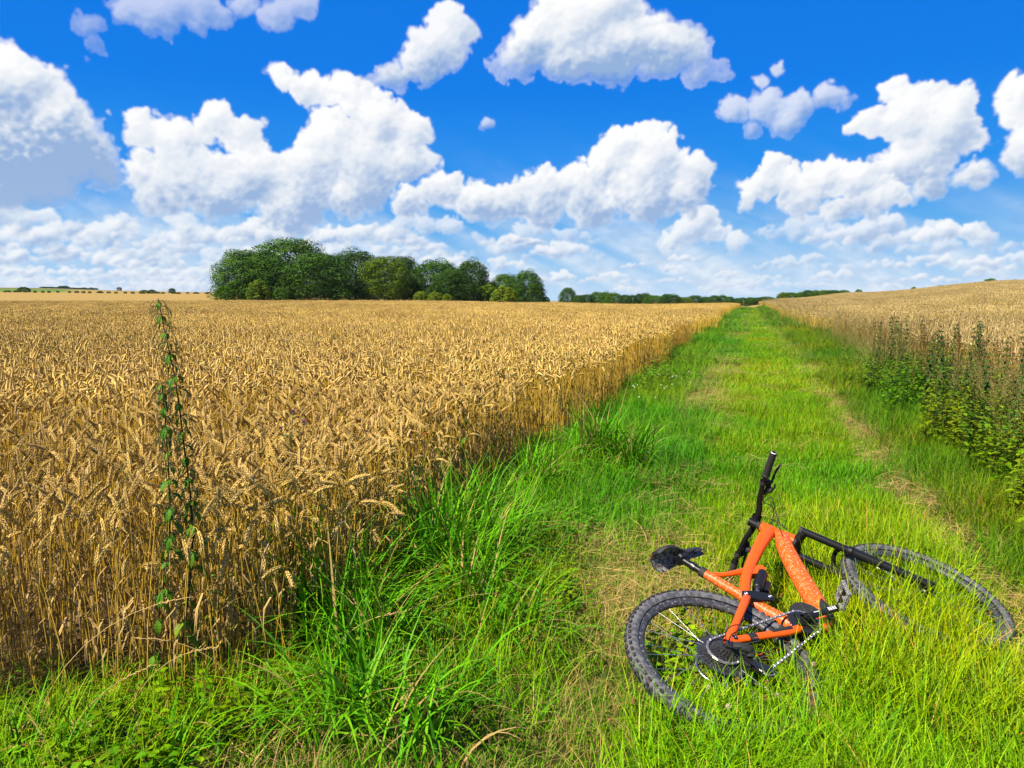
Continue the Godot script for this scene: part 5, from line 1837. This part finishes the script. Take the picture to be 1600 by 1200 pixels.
		part("leg_decal", sweep(PackedVector3Array([joint.lerp(low, 0.22) + fwd * 0.0006, joint.lerp(low, 0.40) + fwd * 0.0006]), PackedFloat32Array([0.0222, 0.0216]), PackedFloat32Array([0.006, 0.006]), 10, 2), paint("grey_decal", Color(0.09, 0.09, 0.09), 0.5), lo)
	var arch := HEAD_LOW - STEER_UP * 0.236 + fwd * 0.030
	part("arch", sweep(PackedVector3Array([arch - right * 0.062, arch - right * 0.052 + STEER_UP * 0.032 + fwd * 0.012, arch + STEER_UP * 0.048 + fwd * 0.014, arch + right * 0.052 + STEER_UP * 0.032 + fwd * 0.012, arch + right * 0.062]), PackedFloat32Array([0.014, 0.013, 0.012, 0.013, 0.014]), PackedFloat32Array([0.011, 0.010, 0.010, 0.010, 0.011]), 12, 5), black, fork)
	part("brake_caliper", chamfered(Vector3(0.05, 0.035, 0.03), 0.006), matte, fork, Transform3D(turn, axle + STEER_UP * 0.085 - fwd * 0.055 - right * 0.052))
	# --- stem and bar
	var clamp_at := HEAD_TOP + STEER_UP * 0.036
	var bar := clamp_at + fwd * 0.046
	var stem := Node3D.new()
	stem.name = "stem"
	bike.add_child(stem)
	part("spacer", pipe(HEAD_TOP + STEER_UP * 0.0005, HEAD_TOP + STEER_UP * 0.022, 0.0185), matte, stem)
	part("steerer_clamp", pipe(HEAD_TOP + STEER_UP * 0.022, HEAD_TOP + STEER_UP * 0.060, 0.0205), black, stem)
	part("stem_body", sweep(PackedVector3Array([clamp_at, clamp_at.lerp(bar, 0.5), bar]), PackedFloat32Array([0.019, 0.016, 0.018]), PackedFloat32Array([0.020, 0.016, 0.024]), 16, 3, 3.0), black, stem)
	part("face_plate", pipe(bar - right * 0.026, bar + right * 0.026, 0.0235, 0.0235, 18), black, stem)
	var hb := Node3D.new()
	hb.name = "handlebar"
	bike.add_child(hb)
	var line := PackedVector3Array()
	for q in [[-0.385, 0.022, -0.040], [-0.24, 0.024, -0.022], [-0.13, 0.018, -0.008], [-0.06, 0.002, 0.0], [0.0, 0.0, 0.0], [0.06, 0.002, 0.0], [0.13, 0.018, -0.008], [0.24, 0.024, -0.022], [0.385, 0.022, -0.040]]:
		line.append(bar + right * q[0] + STEER_UP * q[1] + fwd * q[2])
	part("bar", sweep(line, PackedFloat32Array([0.011, 0.011, 0.0125, 0.0155, 0.0160, 0.0155, 0.0125, 0.011, 0.011]), PackedFloat32Array([0.011, 0.011, 0.0125, 0.0155, 0.0160, 0.0155, 0.0125, 0.011, 0.011]), 16, 5), black, hb)
	for side in [1.0, -1.0]:
		var z: float = side
		var g1 := line[8] if z > 0 else line[0]
		var g0 := line[7] if z > 0 else line[1]
		var dirv := (g1 - g0).normalized()
		var gs := g1 - dirv * 0.128
		var gp := PackedVector3Array()
		var gr := PackedFloat32Array()
		for k in 21:
			gp.append(gs.lerp(g1 + dirv * 0.003, k / 20.0))
			gr.append(0.0163 + (0.0012 if k % 2 == 0 else 0.0) + (0.003 if k == 0 else 0.0))
		var grip := part("grip", sweep(gp, gr, gr, 16, 2), matte, hb)
		part("lock_ring", pipe(gs - dirv * 0.001, gs - dirv * 0.011, 0.0178), metal, grip)
		part("end_plug", pipe(g1 + dirv * 0.0035, g1 + dirv * 0.0065, 0.0135, 0.011), paint("plug_white", Color(0.6, 0.6, 0.58), 0.5), grip)
		# brake lever reaching forward and down, with the shifter under it
		var bl := gs - dirv * 0.045
		var fr := (fwd * 0.86 - STEER_UP * 0.5).normalized()
		var lev := part("brake_lever", sweep(PackedVector3Array([bl + fr * 0.046 - dirv * 0.03, bl + fr * 0.060 + dirv * 0.002, bl + fr * 0.062 + dirv * 0.05, bl + fr * 0.072 + dirv * 0.088, bl + fr * 0.084 + dirv * 0.10]), PackedFloat32Array([0.007, 0.008, 0.0055, 0.005, 0.0045]), PackedFloat32Array([0.006, 0.006, 0.005, 0.005, 0.0045]), 10, 5), matte, hb)
		part("lever_clamp", pipe(bl - dirv * 0.010, bl + dirv * 0.010, 0.0175), matte, lev)
		part("lever_body", sweep(PackedVector3Array([bl + fr * 0.012, bl + fr * 0.038, bl + fr * 0.046 - dirv * 0.035, bl + fr * 0.034 - dirv * 0.075]), PackedFloat32Array([0.011, 0.014, 0.014, 0.009]), PackedFloat32Array([0.010, 0.012, 0.012, 0.008]), 12, 5), matte, lev)
		part("shifter", chamfered(Vector3(0.034, 0.030, 0.026), 0.007), matte, hb, Transform3D(Basis(fwd, STEER_UP, right).orthonormalized(), bl - dirv * 0.036 + fr * 0.030 - STEER_UP * 0.022))
		part("shift_paddle", sweep(PackedVector3Array([bl - dirv * 0.036 + fr * 0.03 - STEER_UP * 0.035, bl - dirv * 0.012 + fr * 0.018 - STEER_UP * 0.046, bl + dirv * 0.012 + fr * 0.016 - STEER_UP * 0.044]), PackedFloat32Array([0.007, 0.008, 0.005]), PackedFloat32Array([0.003, 0.003, 0.003]), 8, 4), matte, hb)
		var c0 := bl + fr * 0.034 - dirv * 0.075
		part("brake_hose", cord(PackedVector3Array([c0, c0 - dirv * 0.09 + fwd * 0.045, bar + right * 0.10 * z + fwd * 0.105 - STEER_UP * 0.02, HEAD_TOP.lerp(HEAD_LOW, 0.35) + fwd * 0.085 + right * 0.03 * z, HEAD_TOP.lerp(HEAD_LOW, 0.7) + right * 0.034 * z + fwd * 0.02]), 0.0026), matte, hb)
		part("shift_cable", cord(PackedVector3Array([bl - dirv * 0.05 + fr * 0.03 - STEER_UP * 0.022, bl - dirv * 0.13 + fwd * 0.06 - STEER_UP * 0.02, bar + right * 0.05 * z + fwd * 0.10 - STEER_UP * 0.05, HEAD_TOP.lerp(HEAD_LOW, 0.3) + fwd * 0.055 - right * 0.035 * z, Vector3(0.885, 0.455, -0.036 * z)]), 0.0022), matte, hb)

func mats_white() -> StandardMaterial3D:
	if not mats.has("white_print"):
		mats["white_print"] = paint("white_print", Color(0.7, 0.7, 0.7), 0.5)
	return mats["white_print"]

func build_saddle(at: Vector3, matte: Material, metal: Material) -> void:
	# a padded shell: wide at the back, narrow at the nose, hollow underneath
	var s := Node3D.new()
	s.name = "saddle"
	bike.add_child(s)
	s.position = at
	var rows := 22
	var cols := 13
	var top := []
	var low := []
	for i in rows + 1:
		var t := float(i) / rows
		var x := lerpf(-0.135, 0.135, t)
		var half := 0.054 * (1.0 - smoothstep(0.18, 0.72, t)) + 0.018
		half *= sqrt(clampf(1.0 - pow(absf(t - 0.47) / 0.545, 7.0), 0.02, 1.0))
		if t < 0.12: half *= lerpf(0.74, 1.0, t / 0.12)
		var y := 0.018 * pow(1.0 - t, 2.2) - 0.012 * t * t
		var a := PackedVector3Array()
		var b := PackedVector3Array()
		for j in cols:
			var u := lerpf(-1.0, 1.0, j / float(cols - 1))
			var drop := 0.030 * pow(absf(u), 2.6) + 0.006 * exp(-u * u * 24.0)
			a.append(Vector3(x, y + 0.020 - drop, half * u))
			b.append(Vector3(x, y + 0.002 - drop * 0.86 + 0.010 * (1.0 - u * u), half * u * 0.965))
		top.append(a)
		low.append(b)
	for pass_ in 2:
		var g: Array = top if pass_ == 0 else low
		var st := SurfaceTool.new()
		st.begin(Mesh.PRIMITIVE_TRIANGLES)
		st.set_smooth_group(0)
		for i in rows + 1:
			for j in cols: st.add_vertex(g[i][j])
		for i in rows:
			for j in cols - 1:
				var a := i * cols + j
				var q := [a, a + cols, a + 1, a + 1, a + cols, a + cols + 1]
				if pass_ == 0: q.reverse()
				for k in q: st.add_index(k)
		st.generate_normals()
		part("cover" if pass_ == 0 else "base", st.commit(), paint("saddle_black", Color(0.014, 0.013, 0.013), 0.5) if pass_ == 0 else dusty("saddle_base", Color(0.03, 0.03, 0.03), Color(0.30, 0.29, 0.265), 0.8, 0.5, 2.5, 61), s)
	# the rim that joins cover and base
	var st := SurfaceTool.new()
	st.begin(Mesh.PRIMITIVE_TRIANGLES)
	st.set_smooth_group(-1)
	var loop_a := PackedVector3Array()
	var loop_b := PackedVector3Array()
	for i in rows + 1:
		loop_a.append(top[i][0]); loop_b.append(low[i][0])
	for j in range(1, cols):
		loop_a.append(top[rows][j]); loop_b.append(low[rows][j])
	for i in range(rows - 1, -1, -1):
		loop_a.append(top[i][cols - 1]); loop_b.append(low[i][cols - 1])
	for j in range(cols - 2, 0, -1):
		loop_a.append(top[0][j]); loop_b.append(low[0][j])
	for i in loop_a.size():
		var k := (i + 1) % loop_a.size()
		for p in [loop_a[i], loop_a[k], loop_b[k], loop_a[i], loop_b[k], loop_b[i]]: st.add_vertex(p)
	st.generate_normals()
	part("edge", st.commit(), matte, s)
	part("red_trim", sweep(PackedVector3Array([top[1][2] + Vector3(0, 0.001, 0), top[0][6] + Vector3(-0.001, 0.0, 0), top[1][10] + Vector3(0, 0.001, 0)]), PackedFloat32Array([0.002, 0.002, 0.002]), PackedFloat32Array([0.002, 0.002, 0.002]), 8, 6), paint("red_trim", Color(0.35, 0.02, 0.015), 0.5), s)
	for z in [0.022, -0.022]:
		part("rail", cord(PackedVector3Array([Vector3(-0.11, 0.0, z * 1.6), Vector3(-0.07, -0.028, z), Vector3(0.0, -0.032, z), Vector3(0.06, -0.024, z), Vector3(0.115, -0.006, z * 0.4)]), 0.0036, 8), metal, s)
	part("rail_clamp", chamfered(Vector3(0.045, 0.026, 0.056), 0.006), metal, s, Transform3D(Basis(), Vector3(-0.01, -0.034, 0)))

func build_pedal(at: Vector3, z: float, parent: Node) -> void:
	# a flat pedal: a frame of bars round the spindle, with pins
	var p := Node3D.new()
	p.name = "pedal"
	parent.add_child(p, true)
	p.position = at
	p.rotation.z = 0.9
	var m := dusty("pedal_alloy", Color(0.05, 0.05, 0.052), Color(0.42, 0.41, 0.39), 0.5, 0.5, 8.0, 71, 0.3)
	var st := SurfaceTool.new()
	st.begin(Mesh.PRIMITIVE_TRIANGLES)
	for q in [[Vector3(0.094, 0.015, 0.012), Vector3(0, 0, 0.012)], [Vector3(0.094, 0.015, 0.012), Vector3(0, 0, 0.090)], [Vector3(0.012, 0.015, 0.086), Vector3(0.041, 0, 0.051)], [Vector3(0.012, 0.015, 0.086), Vector3(-0.041, 0, 0.051)], [Vector3(0.07, 0.012, 0.010), Vector3(0, 0, 0.050)]]:
		st.append_from(chamfered(q[0], 0.0025), 0, Transform3D(Basis(), Vector3(q[1].x, q[1].y, q[1].z * z)))
	part("platform", st.commit(), m, p)
	part("spindle", pipe(Vector3(0, 0, -0.008 * z), Vector3(0, 0, 0.085 * z), 0.0085), paint("spindle_black", Color(0.02, 0.02, 0.02), 0.4, 0.6), p)
	for i in 8:
		var x := -0.041 if i < 4 else 0.041
		part("pin", pipe(Vector3(x, -0.012, (0.018 + 0.022 * (i % 4)) * z), Vector3(x, 0.012, (0.018 + 0.022 * (i % 4)) * z), 0.002, 0.002, 6), m, p)
